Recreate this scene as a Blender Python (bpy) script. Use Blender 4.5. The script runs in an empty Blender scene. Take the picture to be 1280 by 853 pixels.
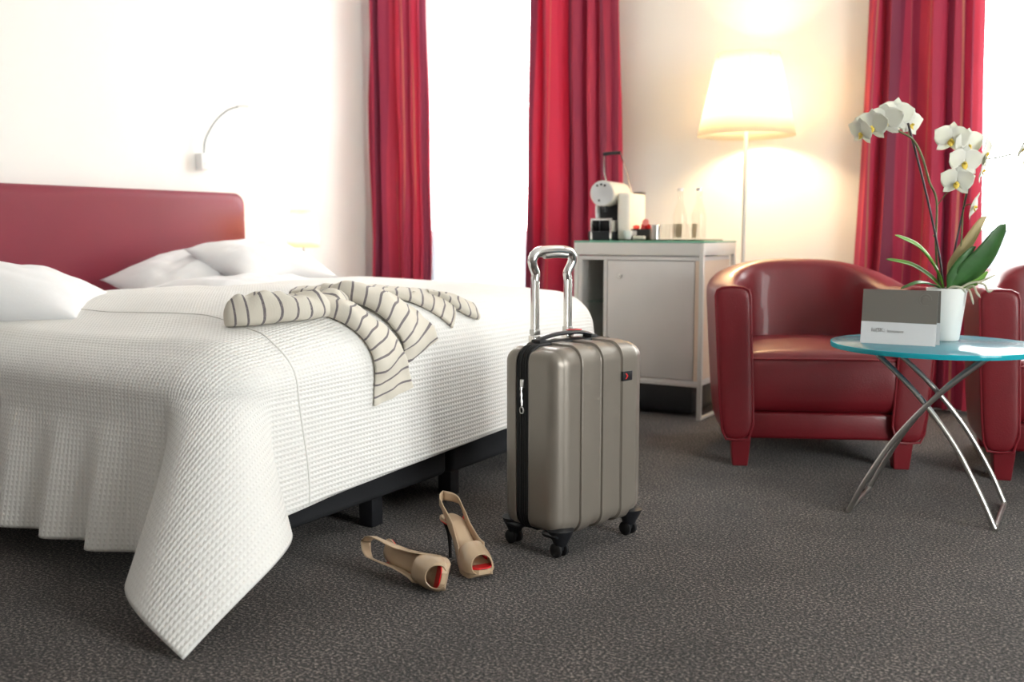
import bpy, bmesh, math, random
from mathutils import Vector, Matrix, noise
random.seed(7)
C = bpy.context.scene.collection
PI = math.pi
def R(a): return math.radians(a)

# ---------------------------------------------------------------- camera
F_PX, EYE = 1244.0, 0.85
PITCH, YAW = math.atan(136.5/1244.0), R(30.765)
cd = bpy.data.cameras.new('camera'); cam = bpy.data.objects.new('camera', cd); C.objects.link(cam)
cam.location = (0, 0, EYE); cam.rotation_euler = (PI/2-PITCH, 0, YAW)
cd.sensor_width = 36.0; cd.lens = 36.0*F_PX/1280.0; cd.clip_start = 0.05
cd.dof.use_dof = True; cd.dof.focus_distance = 2.6; cd.dof.aperture_fstop = 2.8
bpy.context.scene.camera = cam
# ---------------------------------------------------------------- world: an even bright overcast sky
w = bpy.data.worlds.new('world'); bpy.context.scene.world = w; w.use_nodes = True
bg = w.node_tree.nodes['Background']; bg.inputs[0].default_value = (1.0, 0.985, 0.96, 1); bg.inputs[1].default_value = 13
vs = bpy.context.scene.view_settings
vs.view_transform = 'Standard'; vs.look = 'None'; vs.gamma = 1; vs.use_curve_mapping = False
vs.exposure = 0.44
# daylight portals in the window openings (they only guide the sky light)
WY = 5.12; WINS = [(-3.78, -2.72), (-0.62, 0.55)]
FILLWIN = (0.4, 2.3)                          # unseen window added in the right-hand wall for fill light
for a, b in WINS:
    l = bpy.data.lights.new('window_portal', 'AREA'); l.shape = 'RECTANGLE'; l.size = b-a; l.size_y = 2.2
    l.cycles.is_portal = True
    o = bpy.data.objects.new('window_portal', l); C.objects.link(o)
    o.location = ((a+b)/2, WY+0.25, 1.4); o.rotation_euler = (-PI/2, 0, 0)
l = l.copy(); l.size = FILLWIN[1]-FILLWIN[0]; o = bpy.data.objects.new('window_portal', l); C.objects.link(o)
o.location = (3.45, sum(FILLWIN)/2, 1.4); o.rotation_euler = (PI/2, 0, PI/2)

# ---------------------------------------------------------------- materials
MATS = {}
def nn(nt, t, **k):
    n = nt.nodes.new(t)
    for a, v in k.items(): setattr(n, a, v)
    return n
def mat(name, col, rough=0.5, metal=0.0, bump=0, bscale=100, var=0, vscale=8, coat=0, sheen=0, trans=0, ior=1.45, spec=0.5, emit=None):
    m = bpy.data.materials.new(name); m.use_nodes = True; nt = m.node_tree; p = nt.nodes['Principled BSDF']
    p.inputs['Base Color'].default_value = (*col, 1); p.inputs['Roughness'].default_value = rough
    p.inputs['Metallic'].default_value = metal; p.inputs['Coat Weight'].default_value = coat
    p.inputs['Sheen Weight'].default_value = sheen; p.inputs['Transmission Weight'].default_value = trans
    p.inputs['IOR'].default_value = ior; p.inputs['Specular IOR Level'].default_value = spec
    tc = nn(nt, 'ShaderNodeTexCoord')
    if var:
        n = nn(nt, 'ShaderNodeTexNoise'); n.inputs['Scale'].default_value = vscale; n.inputs['Detail'].default_value = 5
        nt.links.new(tc.outputs['Object'], n.inputs['Vector'])
        r = nn(nt, 'ShaderNodeMapRange'); r.inputs[1].default_value = .3; r.inputs[2].default_value = .7
        r.inputs[3].default_value = 1-var; r.inputs[4].default_value = 1+var
        nt.links.new(n.outputs[0], r.inputs[0])
        mx = nn(nt, 'ShaderNodeVectorMath', operation='SCALE'); mx.inputs[0].default_value = col
        nt.links.new(r.outputs[0], mx.inputs['Scale']); nt.links.new(mx.outputs[0], p.inputs['Base Color'])
    if bump:
        n = nn(nt, 'ShaderNodeTexNoise'); n.inputs['Scale'].default_value = bscale; n.inputs['Detail'].default_value = 3
        nt.links.new(tc.outputs['Object'], n.inputs['Vector'])
        b = nn(nt, 'ShaderNodeBump'); b.inputs['Strength'].default_value = bump; b.inputs['Distance'].default_value = .002
        nt.links.new(n.outputs[0], b.inputs['Height']); nt.links.new(b.outputs[0], p.inputs['Normal'])
    if emit: p.inputs['Emission Color'].default_value = (*emit[0], 1); p.inputs['Emission Strength'].default_value = emit[1]
    MATS[name] = m; return m
def math_(nt, op, a, b=None):
    n = nn(nt, 'ShaderNodeMath', operation=op)
    for i, v in enumerate((a, b)):
        if v is None: continue
        if isinstance(v, (int, float)): n.inputs[i].default_value = v
        else: nt.links.new(v, n.inputs[i])
    return n.outputs[0]
M_wall = mat('warm_white_plaster', (.86, .845, .815), .85, bump=.25, bscale=120, var=.012, vscale=2)
M_rear = mat('bounce_cutting_taupe', (.30, .27, .24), .85, bump=.2)  # tone invented for the unseen rear wall, cuts bounce onto the bed's near side
M_ceil = mat('white_ceiling_paint', (.85, .84, .82), .9, bump=.1)
M_trim = mat('white_lacquer', (.82, .82, .81), .35, bump=.03)
M_leather = mat('red_leather', (.165, .007, .013), .40, bump=.35, bscale=260, var=.12, vscale=5, coat=.15)
M_leather2 = mat('raspberry_leather', (.20, .012, .032), .42, bump=.3, bscale=300, var=.06, vscale=3)
M_piping = mat('dark_red_piping', (.20, .012, .020), .35, bump=.1)
M_linen = mat('white_pillow_cotton', (.82, .82, .83), .85, bump=.25, bscale=60, sheen=.1)
M_black = mat('black_box_spring_fabric', (.012, .013, .016), .85, bump=.3, bscale=500)
M_blackp = mat('black_plastic', (.012, .013, .016), .4, bump=.05)
M_rubber = mat('black_rubber', (.01, .01, .011), .6, bump=.05)
M_chrome = mat('polished_chrome', (.78, .77, .76), .16, 1, bump=.02)
M_steel = mat('brushed_steel', (.55, .54, .52), .3, 1, bump=.05)
M_alu = mat('satin_aluminium_paint', (.66, .65, .62), .45, .3, bump=.03)
M_cab = mat('pale_grey_laminate', (.66, .64, .62), .4, bump=.03, var=.015)
M_cabin = mat('grey_interior_laminate', (.52, .51, .49), .5, bump=.03)
M_cabside = mat('beige_laminate', (.70, .56, .44), .45, bump=.03, var=.02)
M_case = mat('champagne_polycarbonate', (.25, .222, .19), .34, .35, bump=.12, bscale=900, var=.03, vscale=6)
M_patent = mat('nude_patent_leather', (.52, .38, .25), .3, bump=.04, coat=.3)
M_insole = mat('beige_insole_leather', (.52, .38, .25), .5, bump=.1, bscale=400)
M_redsole = mat('scarlet_lining', (.70, .012, .018), .35, bump=.05)
M_cream = mat('cream_plastic', (.80, .76, .68), .35, bump=.03)
M_silver = mat('silver_plastic', (.72, .73, .74), .3, .4, bump=.02)
M_neck = mat('grey_blue_flex', (.24, .28, .30), .4, bump=.02)
M_pot = mat('white_ceramic', (.80, .79, .76), .3, bump=.03)
M_leaf = mat('dark_green_leaf', (.035, .11, .028), .38, bump=.15, bscale=60, var=.35, vscale=14)
M_leaf2 = mat('bright_green_leaf', (.11, .25, .03), .4, bump=.15, bscale=60, var=.3, vscale=12)
M_leafback = mat('tan_leaf_underside', (.46, .36, .17), .5, bump=.1, var=.2)
M_stem = mat('olive_stem', (.12, .13, .045), .5, bump=.1, var=.3, vscale=30)
M_stick = mat('dark_support_stick', (.025, .012, .02), .4, bump=.05)
M_root = mat('pale_root', (.50, .48, .36), .6, bump=.2, var=.2)
M_bark = mat('bark_chips', (.12, .085, .06), .9, bump=.5, bscale=60, var=.4)
M_lip = mat('yellow_orchid_lip', (.75, .55, .08), .5, bump=.1)
M_taupe = mat('taupe_card', (.16, .145, .125), .7, bump=.06)
M_taupe2 = mat('taupe_embossing', (.20, .185, .16), .55, bump=.03)
M_card = mat('white_card', (.66, .66, .67), .6, bump=.03)
M_print = mat('grey_print', (.22, .20, .19), .7, bump=.01)
M_redp = mat('red_plastic', (.65, .03, .03), .35, bump=.03)
M_pink = mat('pale_red_print', (.85, .25, .22), .5, bump=.02)
M_dark = mat('dark_acrylic', (.02, .018, .018), .2, bump=.02)
M_gtop = mat('green_glass_edge', (.16, .42, .30), .08, bump=.01, spec=.8)
M_petal = None

def two_sided(name, col, tcol, mix, rough=.8, bump=.2, bscale=80):
    """cloth or petal: diffuse plus light passing through"""
    m = bpy.data.materials.new(name); m.use_nodes = True; nt = m.node_tree
    p = nt.nodes['Principled BSDF']; p.inputs['Base Color'].default_value = (*col, 1); p.inputs['Roughness'].default_value = rough
    t = nn(nt, 'ShaderNodeBsdfTranslucent'); t.inputs[0].default_value = (*tcol, 1)
    tc = nn(nt, 'ShaderNodeTexCoord'); n = nn(nt, 'ShaderNodeTexNoise'); n.inputs['Scale'].default_value = bscale
    nt.links.new(tc.outputs['Object'], n.inputs['Vector'])
    b = nn(nt, 'ShaderNodeBump'); b.inputs['Strength'].default_value = bump; b.inputs['Distance'].default_value = .002
    nt.links.new(n.outputs[0], b.inputs['Height']); nt.links.new(b.outputs[0], p.inputs['Normal'])
    mx = nn(nt, 'ShaderNodeMixShader'); mx.inputs[0].default_value = mix
    nt.links.new(p.outputs[0], mx.inputs[1]); nt.links.new(t.outputs[0], mx.inputs[2])
    nt.links.new(mx.outputs[0], nt.nodes['Material Output'].inputs[0])
    return m
M_petal = two_sided('white_orchid_petal', (.90, .89, .84), (.80, .82, .66), .32, .6, .15, 40)
M_shade = two_sided('white_lampshade_fabric', (.85, .82, .76), (.95, .88, .74), .55, .8, .1, 200)

def thin_glass(name, tint, gloss=.5, frost=0, fcol=(.8, .8, .8), grough=.03):
    m = bpy.data.materials.new(name); m.use_nodes = True; nt = m.node_tree
    nt.nodes.remove(nt.nodes['Principled BSDF'])
    tr = nn(nt, 'ShaderNodeBsdfTransparent'); tr.inputs[0].default_value = (*tint, 1)
    gl = nn(nt, 'ShaderNodeBsdfGlossy'); gl.inputs['Roughness'].default_value = grough
    fr = nn(nt, 'ShaderNodeLayerWeight'); fr.inputs[0].default_value = .5
    base = tr.outputs[0]
    if frost:
        tl = nn(nt, 'ShaderNodeBsdfTranslucent'); tl.inputs[0].default_value = (*fcol, 1)
        df = nn(nt, 'ShaderNodeBsdfDiffuse'); df.inputs[0].default_value = (*fcol, 1)
        m1 = nn(nt, 'ShaderNodeMixShader'); m1.inputs[0].default_value = .5
        nt.links.new(tl.outputs[0], m1.inputs[1]); nt.links.new(df.outputs[0], m1.inputs[2])
        m2 = nn(nt, 'ShaderNodeMixShader'); m2.inputs[0].default_value = frost
        nt.links.new(base, m2.inputs[1]); nt.links.new(m1.outputs[0], m2.inputs[2]); base = m2.outputs[0]
    mx = nn(nt, 'ShaderNodeMixShader')
    nt.links.new(math_(nt, 'ADD', math_(nt, 'MULTIPLY', math_(nt, 'POWER', fr.outputs[1], 5), gloss*1.2), .04*gloss*2), mx.inputs[0])
    nt.links.new(base, mx.inputs[1]); nt.links.new(gl.outputs[0], mx.inputs[2])
    nt.links.new(mx.outputs[0], nt.nodes['Material Output'].inputs[0])
    return m
M_pane = thin_glass('window_glass', (.96, .98, .98), .5)
M_frost = thin_glass('frosted_window_film', (.85, .9, .95), .5, .93, (.46, .50, .53))
M_clear = thin_glass('clear_drinking_glass', (.98, .985, .975), .3)
M_tglass = thin_glass('satin_turquoise_glass', (.50, .80, .86), .5, .60, (.36, .66, .74), .16)
M_tedge = thin_glass('turquoise_glass_edge', (.1, .6, .7), .4, .9, (.03, .62, .72))
M_shelfg = thin_glass('shelf_glass', (.7, .85, .8), .6)

def carpet():
    m = bpy.data.materials.new('speckled_grey_carpet'); m.use_nodes = True; nt = m.node_tree; p = nt.nodes['Principled BSDF']
    tc = nn(nt, 'ShaderNodeTexCoord')
    v = nn(nt, 'ShaderNodeTexNoise'); v.inputs['Scale'].default_value = 150; v.inputs['Detail'].default_value = 3; v.inputs['Roughness'].default_value = .65
    nt.links.new(tc.outputs['Object'], v.inputs['Vector'])
    cr = nn(nt, 'ShaderNodeValToRGB'); e = cr.color_ramp.elements
    e[0].position = .38; e[0].color = (.004, .0034, .0032, 1); e[1].position = .67; e[1].color = (.29, .24, .215, 1)
    k = cr.color_ramp.elements.new(.505); k.color = (.021, .0165, .015, 1)
    nt.links.new(v.outputs[0], cr.inputs[0])
    big = nn(nt, 'ShaderNodeTexNoise'); big.inputs['Scale'].default_value = 5; big.inputs['Detail'].default_value = 4
    nt.links.new(tc.outputs['Object'], big.inputs['Vector'])
    rg = nn(nt, 'ShaderNodeMapRange'); rg.inputs[1].default_value = .3; rg.inputs[2].default_value = .7; rg.inputs[3].default_value = .78; rg.inputs[4].default_value = 1.2
    nt.links.new(big.outputs[0], rg.inputs[0])
    sc = nn(nt, 'ShaderNodeVectorMath', operation='SCALE'); nt.links.new(cr.outputs[0], sc.inputs[0]); nt.links.new(rg.outputs[0], sc.inputs['Scale'])
    nt.links.new(sc.outputs[0], p.inputs['Base Color']); p.inputs['Roughness'].default_value = .95; p.inputs['Specular IOR Level'].default_value = .15
    p.inputs['Sheen Weight'].default_value = .15
    b = nn(nt, 'ShaderNodeBump'); b.inputs['Strength'].default_value = .9; b.inputs['Distance'].default_value = .006
    nt.links.new(v.outputs[0], b.inputs['Height']); nt.links.new(b.outputs[0], p.inputs['Normal'])
    return m
M_carpet = carpet()

def waffle():
    m = bpy.data.materials.new('white_waffle_weave'); m.use_nodes = True; nt = m.node_tree; p = nt.nodes['Principled BSDF']
    uv = nn(nt, 'ShaderNodeUVMap'); sp = nn(nt, 'ShaderNodeSeparateXYZ'); nt.links.new(uv.outputs[0], sp.inputs[0])
    P = .0128
    def ridge(o, pw): return math_(nt, 'POWER', math_(nt, 'ABSOLUTE', math_(nt, 'COSINE', math_(nt, 'MULTIPLY', o, PI/P))), pw)
    h = math_(nt, 'MAXIMUM', ridge(sp.outputs[0], 1.2), math_(nt, 'MULTIPLY', ridge(sp.outputs[1], 1.6), .75))
    fine = nn(nt, 'ShaderNodeTexNoise'); fine.inputs['Scale'].default_value = 900; nt.links.new(uv.outputs[0], fine.inputs['Vector'])
    hh = math_(nt, 'ADD', h, math_(nt, 'MULTIPLY', fine.outputs[0], .15))
    b = nn(nt, 'ShaderNodeBump'); b.inputs['Strength'].default_value = .75; b.inputs['Distance'].default_value = .0028
    nt.links.new(hh, b.inputs['Height']); nt.links.new(b.outputs[0], p.inputs['Normal'])
    p.inputs['Base Color'].default_value = (.85, .84, .815, 1); p.inputs['Roughness'].default_value = .9; p.inputs['Sheen Weight'].default_value = .1
    p.inputs['Specular IOR Level'].default_value = .2
    return m
M_waffle = waffle()
M_seam = mat('white_seam_thread', (.78, .77, .74), .9, bump=.2)

def striped(name, base, line, period, width, blue=None, wobble=0):
    """stripes across UV.x (metres)"""
    m = bpy.data.materials.new(name); m.use_nodes = True; nt = m.node_tree; p = nt.nodes['Principled BSDF']
    uv = nn(nt, 'ShaderNodeUVMap'); sp = nn(nt, 'ShaderNodeSeparateXYZ'); nt.links.new(uv.outputs[0], sp.inputs[0])
    f = math_(nt, 'FRACT', math_(nt, 'DIVIDE', sp.outputs[0], period))
    s = math_(nt, 'LESS_THAN', f, width/period)
    n = nn(nt, 'ShaderNodeTexNoise'); n.inputs['Scale'].default_value = 700; nt.links.new(uv.outputs[0], n.inputs['Vector'])
    s2 = math_(nt, 'MULTIPLY', s, math_(nt, 'MINIMUM', math_(nt, 'MULTIPLY', n.outputs[0], 1.9), 1.0))
    mx = nn(nt, 'ShaderNodeMix', data_type='RGBA'); nt.links.new(s2, mx.inputs[0])
    mx.inputs[6].default_value = (*base, 1); mx.inputs[7].default_value = (*line, 1)
    nt.links.new(mx.outputs[2], p.inputs['Base Color']); p.inputs['Roughness'].default_value = .9; p.inputs['Sheen Weight'].default_value = .15
    p.inputs['Specular IOR Level'].default_value = .2
    k = nn(nt, 'ShaderNodeTexNoise'); k.inputs['Scale'].default_value = 350; nt.links.new(uv.outputs[0], k.inputs['Vector'])
    b = nn(nt, 'ShaderNodeBump'); b.inputs['Strength'].default_value = .35; b.inputs['Distance'].default_value = .002
    nt.links.new(k.outputs[0], b.inputs['Height']); nt.links.new(b.outputs[0], p.inputs['Normal'])
    return m
M_knit = striped('cream_striped_knit', (.70, .655, .57), (.15, .13, .145), .034, .0055)

def curtain_mat():
    m = bpy.data.materials.new('red_striped_curtain'); m.use_nodes = True; nt = m.node_tree; p = nt.nodes['Principled BSDF']
    uv = nn(nt, 'ShaderNodeUVMap'); sp = nn(nt, 'ShaderNodeSeparateXYZ'); nt.links.new(uv.outputs[0], sp.inputs[0])
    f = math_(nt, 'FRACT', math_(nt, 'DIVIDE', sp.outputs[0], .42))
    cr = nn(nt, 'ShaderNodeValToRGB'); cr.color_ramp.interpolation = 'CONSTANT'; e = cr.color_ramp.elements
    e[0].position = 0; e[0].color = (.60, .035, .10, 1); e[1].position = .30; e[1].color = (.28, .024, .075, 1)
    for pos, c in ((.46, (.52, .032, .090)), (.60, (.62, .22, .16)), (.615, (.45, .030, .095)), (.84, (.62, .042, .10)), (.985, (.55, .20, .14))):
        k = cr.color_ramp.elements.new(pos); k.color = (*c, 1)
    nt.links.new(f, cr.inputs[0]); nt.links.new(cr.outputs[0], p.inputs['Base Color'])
    p.inputs['Roughness'].default_value = .6; p.inputs['Sheen Weight'].default_value = .25
    t = nn(nt, 'ShaderNodeBsdfTranslucent'); nt.links.new(cr.outputs[0], t.inputs[0])
    mx = nn(nt, 'ShaderNodeMixShader'); mx.inputs[0].default_value = .30
    nt.links.new(p.outputs[0], mx.inputs[1]); nt.links.new(t.outputs[0], mx.inputs[2]); nt.links.new(mx.outputs[0], nt.nodes['Material Output'].inputs[0])
    n = nn(nt, 'ShaderNodeTexNoise'); n.inputs['Scale'].default_value = 300; nt.links.new(uv.outputs[0], n.inputs['Vector'])
    b = nn(nt, 'ShaderNodeBump'); b.inputs['Strength'].default_value = .15; b.inputs['Distance'].default_value = .002
    nt.links.new(n.outputs[0], b.inputs['Height']); nt.links.new(b.outputs[0], p.inputs['Normal'])
    return m
M_curtain = curtain_mat()

# ---------------------------------------------------------------- mesh helpers
def thing(name, label, cat, loc=(0, 0, 0), rz=0, group=None):
    o = bpy.data.objects.new(name, None); C.objects.link(o); o.empty_display_size = .1
    o.location = loc; o.rotation_euler = (0, 0, rz); o['label'] = label; o['category'] = cat
    if group: o['group'] = group
    return o
def tag(o, label, cat, group=None):
    o['label'] = label; o['category'] = cat
    if group: o['group'] = group
    return o
def mesh(name, V, Fc, m, parent=None, uv=None, smooth=True, angle=40, mats=None, mi=None):
    me = bpy.data.meshes.new(name); me.from_pydata([tuple(v) for v in V], [], Fc); me.validate()
    for x in (mats or [m]): me.materials.append(x)
    if mi:
        for p, i in zip(me.polygons, mi): p.material_index = i
    if uv:
        l = me.uv_layers.new(name='UVMap')
        for lp in me.loops: l.data[lp.index].uv = uv[lp.vertex_index]
    if smooth:
        for p in me.polygons: p.use_smooth = True
        if angle < 180: me.set_sharp_from_angle(angle=R(angle))
    me.update()
    o = bpy.data.objects.new(name, me); C.objects.link(o)
    if parent: o.parent = parent
    return o
class MB:
    def __init__(s): s.V = []; s.F = []
    def add(s, V, F):
        n = len(s.V); s.V += [Vector(v) for v in V]; s.F += [tuple(i+n for i in f) for f in F]; return s
    def bm(s, bm):
        bm.verts.ensure_lookup_table(); bm.verts.index_update()
        s.add([v.co.copy() for v in bm.verts], [tuple(v.index for v in f.verts) for f in bm.faces]); bm.free(); return s
    def box(s, x0, x1, y0, y1, z0, z1, bev=0, seg=2, M=None):
        bm = bmesh.new(); bmesh.ops.create_cube(bm, size=1)
        for v in bm.verts: v.co = Vector((x0+(v.co.x+.5)*(x1-x0), y0+(v.co.y+.5)*(y1-y0), z0+(v.co.z+.5)*(z1-z0)))
        if bev: bmesh.ops.bevel(bm, geom=bm.edges[:], offset=bev, segments=seg, profile=.5, affect='EDGES')
        if M: bmesh.ops.transform(bm, matrix=M, verts=bm.verts)
        return s.bm(bm)
    def cyl(s, p0, p1, r0, r1=None, n=20, cap=True):
        p0, p1 = Vector(p0), Vector(p1); r1 = r0 if r1 is None else r1
        d = (p1-p0).normalized(); a = d.orthogonal().normalized(); b = d.cross(a)
        V = []; 
        for p, r in ((p0, r0), (p1, r1)):
            for i in range(n): t = 2*PI*i/n; V.append(p+a*math.cos(t)*r+b*math.sin(t)*r)
        Fc = [(i, (i+1) % n, n+(i+1) % n, n+i) for i in range(n)]
        if cap: Fc += [tuple(range(n-1, -1, -1)), tuple(range(n, 2*n))]
        return s.add(V, Fc)
    def tube(s, pts, rad, n=10, cap=True, flat=1.0, up=None):
        pts = [Vector(p) for p in pts]; V = []; L = len(pts)
        if not hasattr(rad, '__len__'): rad = [rad]*L
        a = None
        for i, p in enumerate(pts):
            d = (pts[min(i+1, L-1)]-pts[max(i-1, 0)]).normalized()
            if up is not None: a = d.cross(Vector(up)).normalized()
            else:
                a = d.orthogonal().normalized() if a is None else (a-d*a.dot(d)).normalized()
            b = d.cross(a)
            for k in range(n): t = 2*PI*k/n; V.append(p+a*math.cos(t)*rad[i]+b*math.sin(t)*rad[i]*flat)
        Fc = [(i*n+k, i*n+(k+1) % n, (i+1)*n+(k+1) % n, (i+1)*n+k) for i in range(L-1) for k in range(n)]
        if cap: Fc += [tuple(range(n-1, -1, -1)), tuple(range((L-1)*n, L*n))]
        return s.add(V, Fc)
    def lathe(s, prof, n=40, c=(0, 0, 0)):
        V = []; c = Vector(c)
        for r, z in prof:
            for k in range(n): t = 2*PI*k/n; V.append(c+Vector((r*math.cos(t), r*math.sin(t), z)))
        L = len(prof)
        Fc = [(i*n+k, i*n+(k+1) % n, (i+1)*n+(k+1) % n, (i+1)*n+k) for i in range(L-1) for k in range(n)]
        if prof[0][0] > 1e-6: Fc.append(tuple(range(n-1, -1, -1)))
        if prof[-1][0] > 1e-6: Fc.append(tuple(range((L-1)*n, L*n)))
        return s.add(V, Fc)
    def out(s, name, m, parent=None, smooth=True, angle=40): return mesh(name, s.V, s.F, m, parent, smooth=smooth, angle=angle)
def grid_faces(nu, nv, closed_v=False):
    Fc = []
    for i in range(nu-1):
        for j in range(nv if closed_v else nv-1):
            Fc.append((i*nv+j, (i+1)*nv+j, (i+1)*nv+(j+1) % nv, i*nv+(j+1) % nv))
    return Fc
def spline(pts, n):
    """catmull-rom through pts of any dimension"""
    P = [tuple(p) for p in pts]; P = [tuple(2*a-b for a, b in zip(P[0], P[1]))]+P+[tuple(2*a-b for a, b in zip(P[-1], P[-2]))]
    out = []; segs = len(P)-3
    for i in range(n):
        t = i/(n-1)*segs; k = min(int(t), segs-1); t -= k
        p0, p1, p2, p3 = P[k:k+4]
        out.append(tuple(.5*((2*b)+(-a+c)*t+(2*a-5*b+4*c-d)*t*t+(-a+3*b-3*c+d)*t**3) for a, b, c, d in zip(p0, p1, p2, p3)))
    return out
def smooth01(t): t = max(0, min(1, t)); return t*t*(3-2*t)
def structure(o): o['kind'] = 'structure'; return o
def solid(o, t, off=-1):
    md = o.modifiers.new('thickness', 'SOLIDIFY'); md.thickness = t; md.offset = off; return o
def subsurf(o, n=1):
    md = o.modifiers.new('smooth', 'SUBSURF'); md.levels = n; md.render_levels = n; return o

# ================================================================ SETTING
XL, XR, YB, ZC = -4.08, 3.2, -2.4, 2.85
structure(MB().box(XL, XR, YB, WY, -.08, 0).out('floor', M_carpet, smooth=False))
structure(MB().box(XL-.2, XR+.2, YB-.2, WY+.3, ZC, ZC+.1).out('ceiling', M_ceil, smooth=False))
structure(MB().box(XL-.15, XL, YB-.15, WY+.3, -.08, ZC).out('wall_left', M_wall, smooth=False))
a, b = FILLWIN; wr = MB(); wr.box(XR, XR+.15, YB-.15, a, -.08, ZC); wr.box(XR, XR+.15, b, WY+.3, -.08, ZC); wr.box(XR, XR+.15, a, b, -.08, .28); wr.box(XR, XR+.15, a, b, 2.55, ZC)
structure(wr.out('wall_right', M_wall, smooth=False))
sw = MB(); sw.box(XR+.05, XR+.11, a, a+.05, .28, 2.55, .006); sw.box(XR+.05, XR+.11, b-.05, b, .28, 2.55, .006); sw.box(XR+.05, XR+.11, a+.05, b-.05, .28, .34, .006); sw.box(XR+.05, XR+.11, a+.05, b-.05, 2.49, 2.55, .006); sw.box(XR+.05, XR+.11, (a+b)/2-.03, (a+b)/2+.03, .34, 2.49, .006)
sw = structure(sw.out('window_3', M_trim)); MB().box(XR+.077, XR+.083, a+.05, b-.05, .34, 2.49).out('pane', M_pane, sw, smooth=False)  # added out-of-frame window, lets fill light onto foot-side faces and left wall
structure(MB().box(XL, XR, YB-.15, YB, -.08, ZC).out('wall_front', M_rear, smooth=False))
SILL, HEAD = .28, 2.55
wb = MB(); xs = XL
for a, b in WINS:
    wb.box(xs, a, WY, WY+.3, -.08, ZC); wb.box(a, b, WY, WY+.3, -.08, SILL); wb.box(a, b, WY, WY+.3, HEAD, ZC); xs = b
wb.box(xs, XR, WY, WY+.3, -.08, ZC)
structure(wb.out('wall_back', M_wall, smooth=False))
structure(MB().box(XL, XL+.015, YB, WY, 0, .07, .004).out('baseboard_left', M_trim))
bb = MB(); bb.box(XL+.015, XR, WY-.015, WY, 0, .07, .004); structure(bb.out('baseboard_back', M_trim))
for i, (a, b) in enumerate(WINS):
    f = MB(); y0, y1 = WY+.13, WY+.19
    f.box(a, a+.05, y0, y1, SILL, HEAD, .006); f.box(b-.05, b, y0, y1, SILL, HEAD, .006)
    f.box(a+.05, b-.05, y0, y1, SILL, SILL+.06, .006); f.box(a+.05, b-.05, y0, y1, HEAD-.06, HEAD, .006)
    fo = structure(f.out('window_%d' % (i+1), M_trim))
    MB().box(a-.02, b+.02, WY-.03, WY+.13, SILL-.03, SILL, .006).out('sill', M_trim, fo)
    MB().box(a+.05, b-.05, WY+.155, WY+.161, .86, HEAD-.06).out('pane', M_pane, fo, smooth=False)
    MB().box(a+.05, b-.05, WY+.154, WY+.162, SILL+.06, .86).out('frosted_pane', M_frost, fo, smooth=False)
structure(MB().box(XL, XR, 4.96, 5.06, ZC-.03, ZC, .004).out('trim_1', M_trim))   # curtain track under the ceiling

# ---------------------------------------------------------------- curtains
def curtain(x0, x1, label, waves, seed, pull=0.0, phase=0.0, zb=.015, off=0.0):
    rnd = random.Random(seed); nz, nx = 60, 170
    V = []; U = []; xc = (x0+x1)/2
    ph = [rnd.uniform(-.5, .5) for _ in range(8)]
    for j in range(nz):
        z = zb+(ZC-.03-zb)*j/(nz-1); h = z/ZC
        for i in range(nx):
            t = i/(nx-1)
            wv = waves*t+phase+.35*math.sin(2*PI*t*1.3+ph[0])+.05*math.sin(3*z+ph[1]+4*t)
            amp = .048*(.75+.35*math.sin(5*t+ph[2]))*(1-.25*h)
            s = math.sin(2*PI*wv); s = math.copysign(abs(s)**.7, s)
            x = x0+(x1-x0)*t+pull*(1-h)*(t-.5)+.012*math.sin(4*PI*wv+.6)+.01*math.sin(2*z+ph[3])*t
            y = 5.02+s*amp+.008*math.sin(7*z+9*t+ph[4])*(1-h)
            V.append((x, min(y, 5.085), z)); U.append((off+t*waves*.21, z))
    o = mesh('curtain', V, grid_faces(nz, nx), M_curtain, uv=U, angle=180)
    solid(o, .003, 0); subsurf(o, 1)
    return tag(o, label, 'curtain', 'floor-length red striped curtains')
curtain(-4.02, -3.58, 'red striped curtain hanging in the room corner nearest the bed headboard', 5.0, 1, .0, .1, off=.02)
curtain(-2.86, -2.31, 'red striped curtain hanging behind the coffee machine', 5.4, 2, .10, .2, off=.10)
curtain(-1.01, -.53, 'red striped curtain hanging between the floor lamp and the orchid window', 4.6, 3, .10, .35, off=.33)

# ================================================================ BED
TOP, XF, YN, YF, RR = .635, -1.685, 1.55, 3.56, .16
S0 = -3.12                                  # head end of the bedspread
bed = thing('bed', 'wide double bed with raspberry leather headboard and black box spring base', 'bed', (-2.85, 2.56, 0))
def bpart(mb, name, m, parent=bed, **k):
    off = Vector((-2.85, 2.56, 0)); mb.V = [v-off for v in mb.V]; return mb.out(name, m, parent, **k)
bpart(MB().box(XL+.1, XF-.06, YN+.07, 2.535, .09, .34, .02, 3), 'box_spring', M_black)
bpart(MB().box(XL+.1, XF-.05, 2.545, YF-.07, .09, .34, .02, 3), 'box_spring', M_black)
for x in (-3.85, -1.80):
    for y in (1.75, 2.22, 2.62, 3.40): bpart(MB().box(x-.025, x+.025, y-.025, y+.025, 0, .10, .004), 'leg', M_blackp)
bpart(MB().box(XL+.1, XF-.03, YN+.04, 2.55, .34, .548, .095, 6), 'mattress', M_linen)
bpart(MB().box(XL+.1, XF-.03, 2.56, YF-.04, .34, .575, .095, 6), 'mattress', M_linen)
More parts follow.
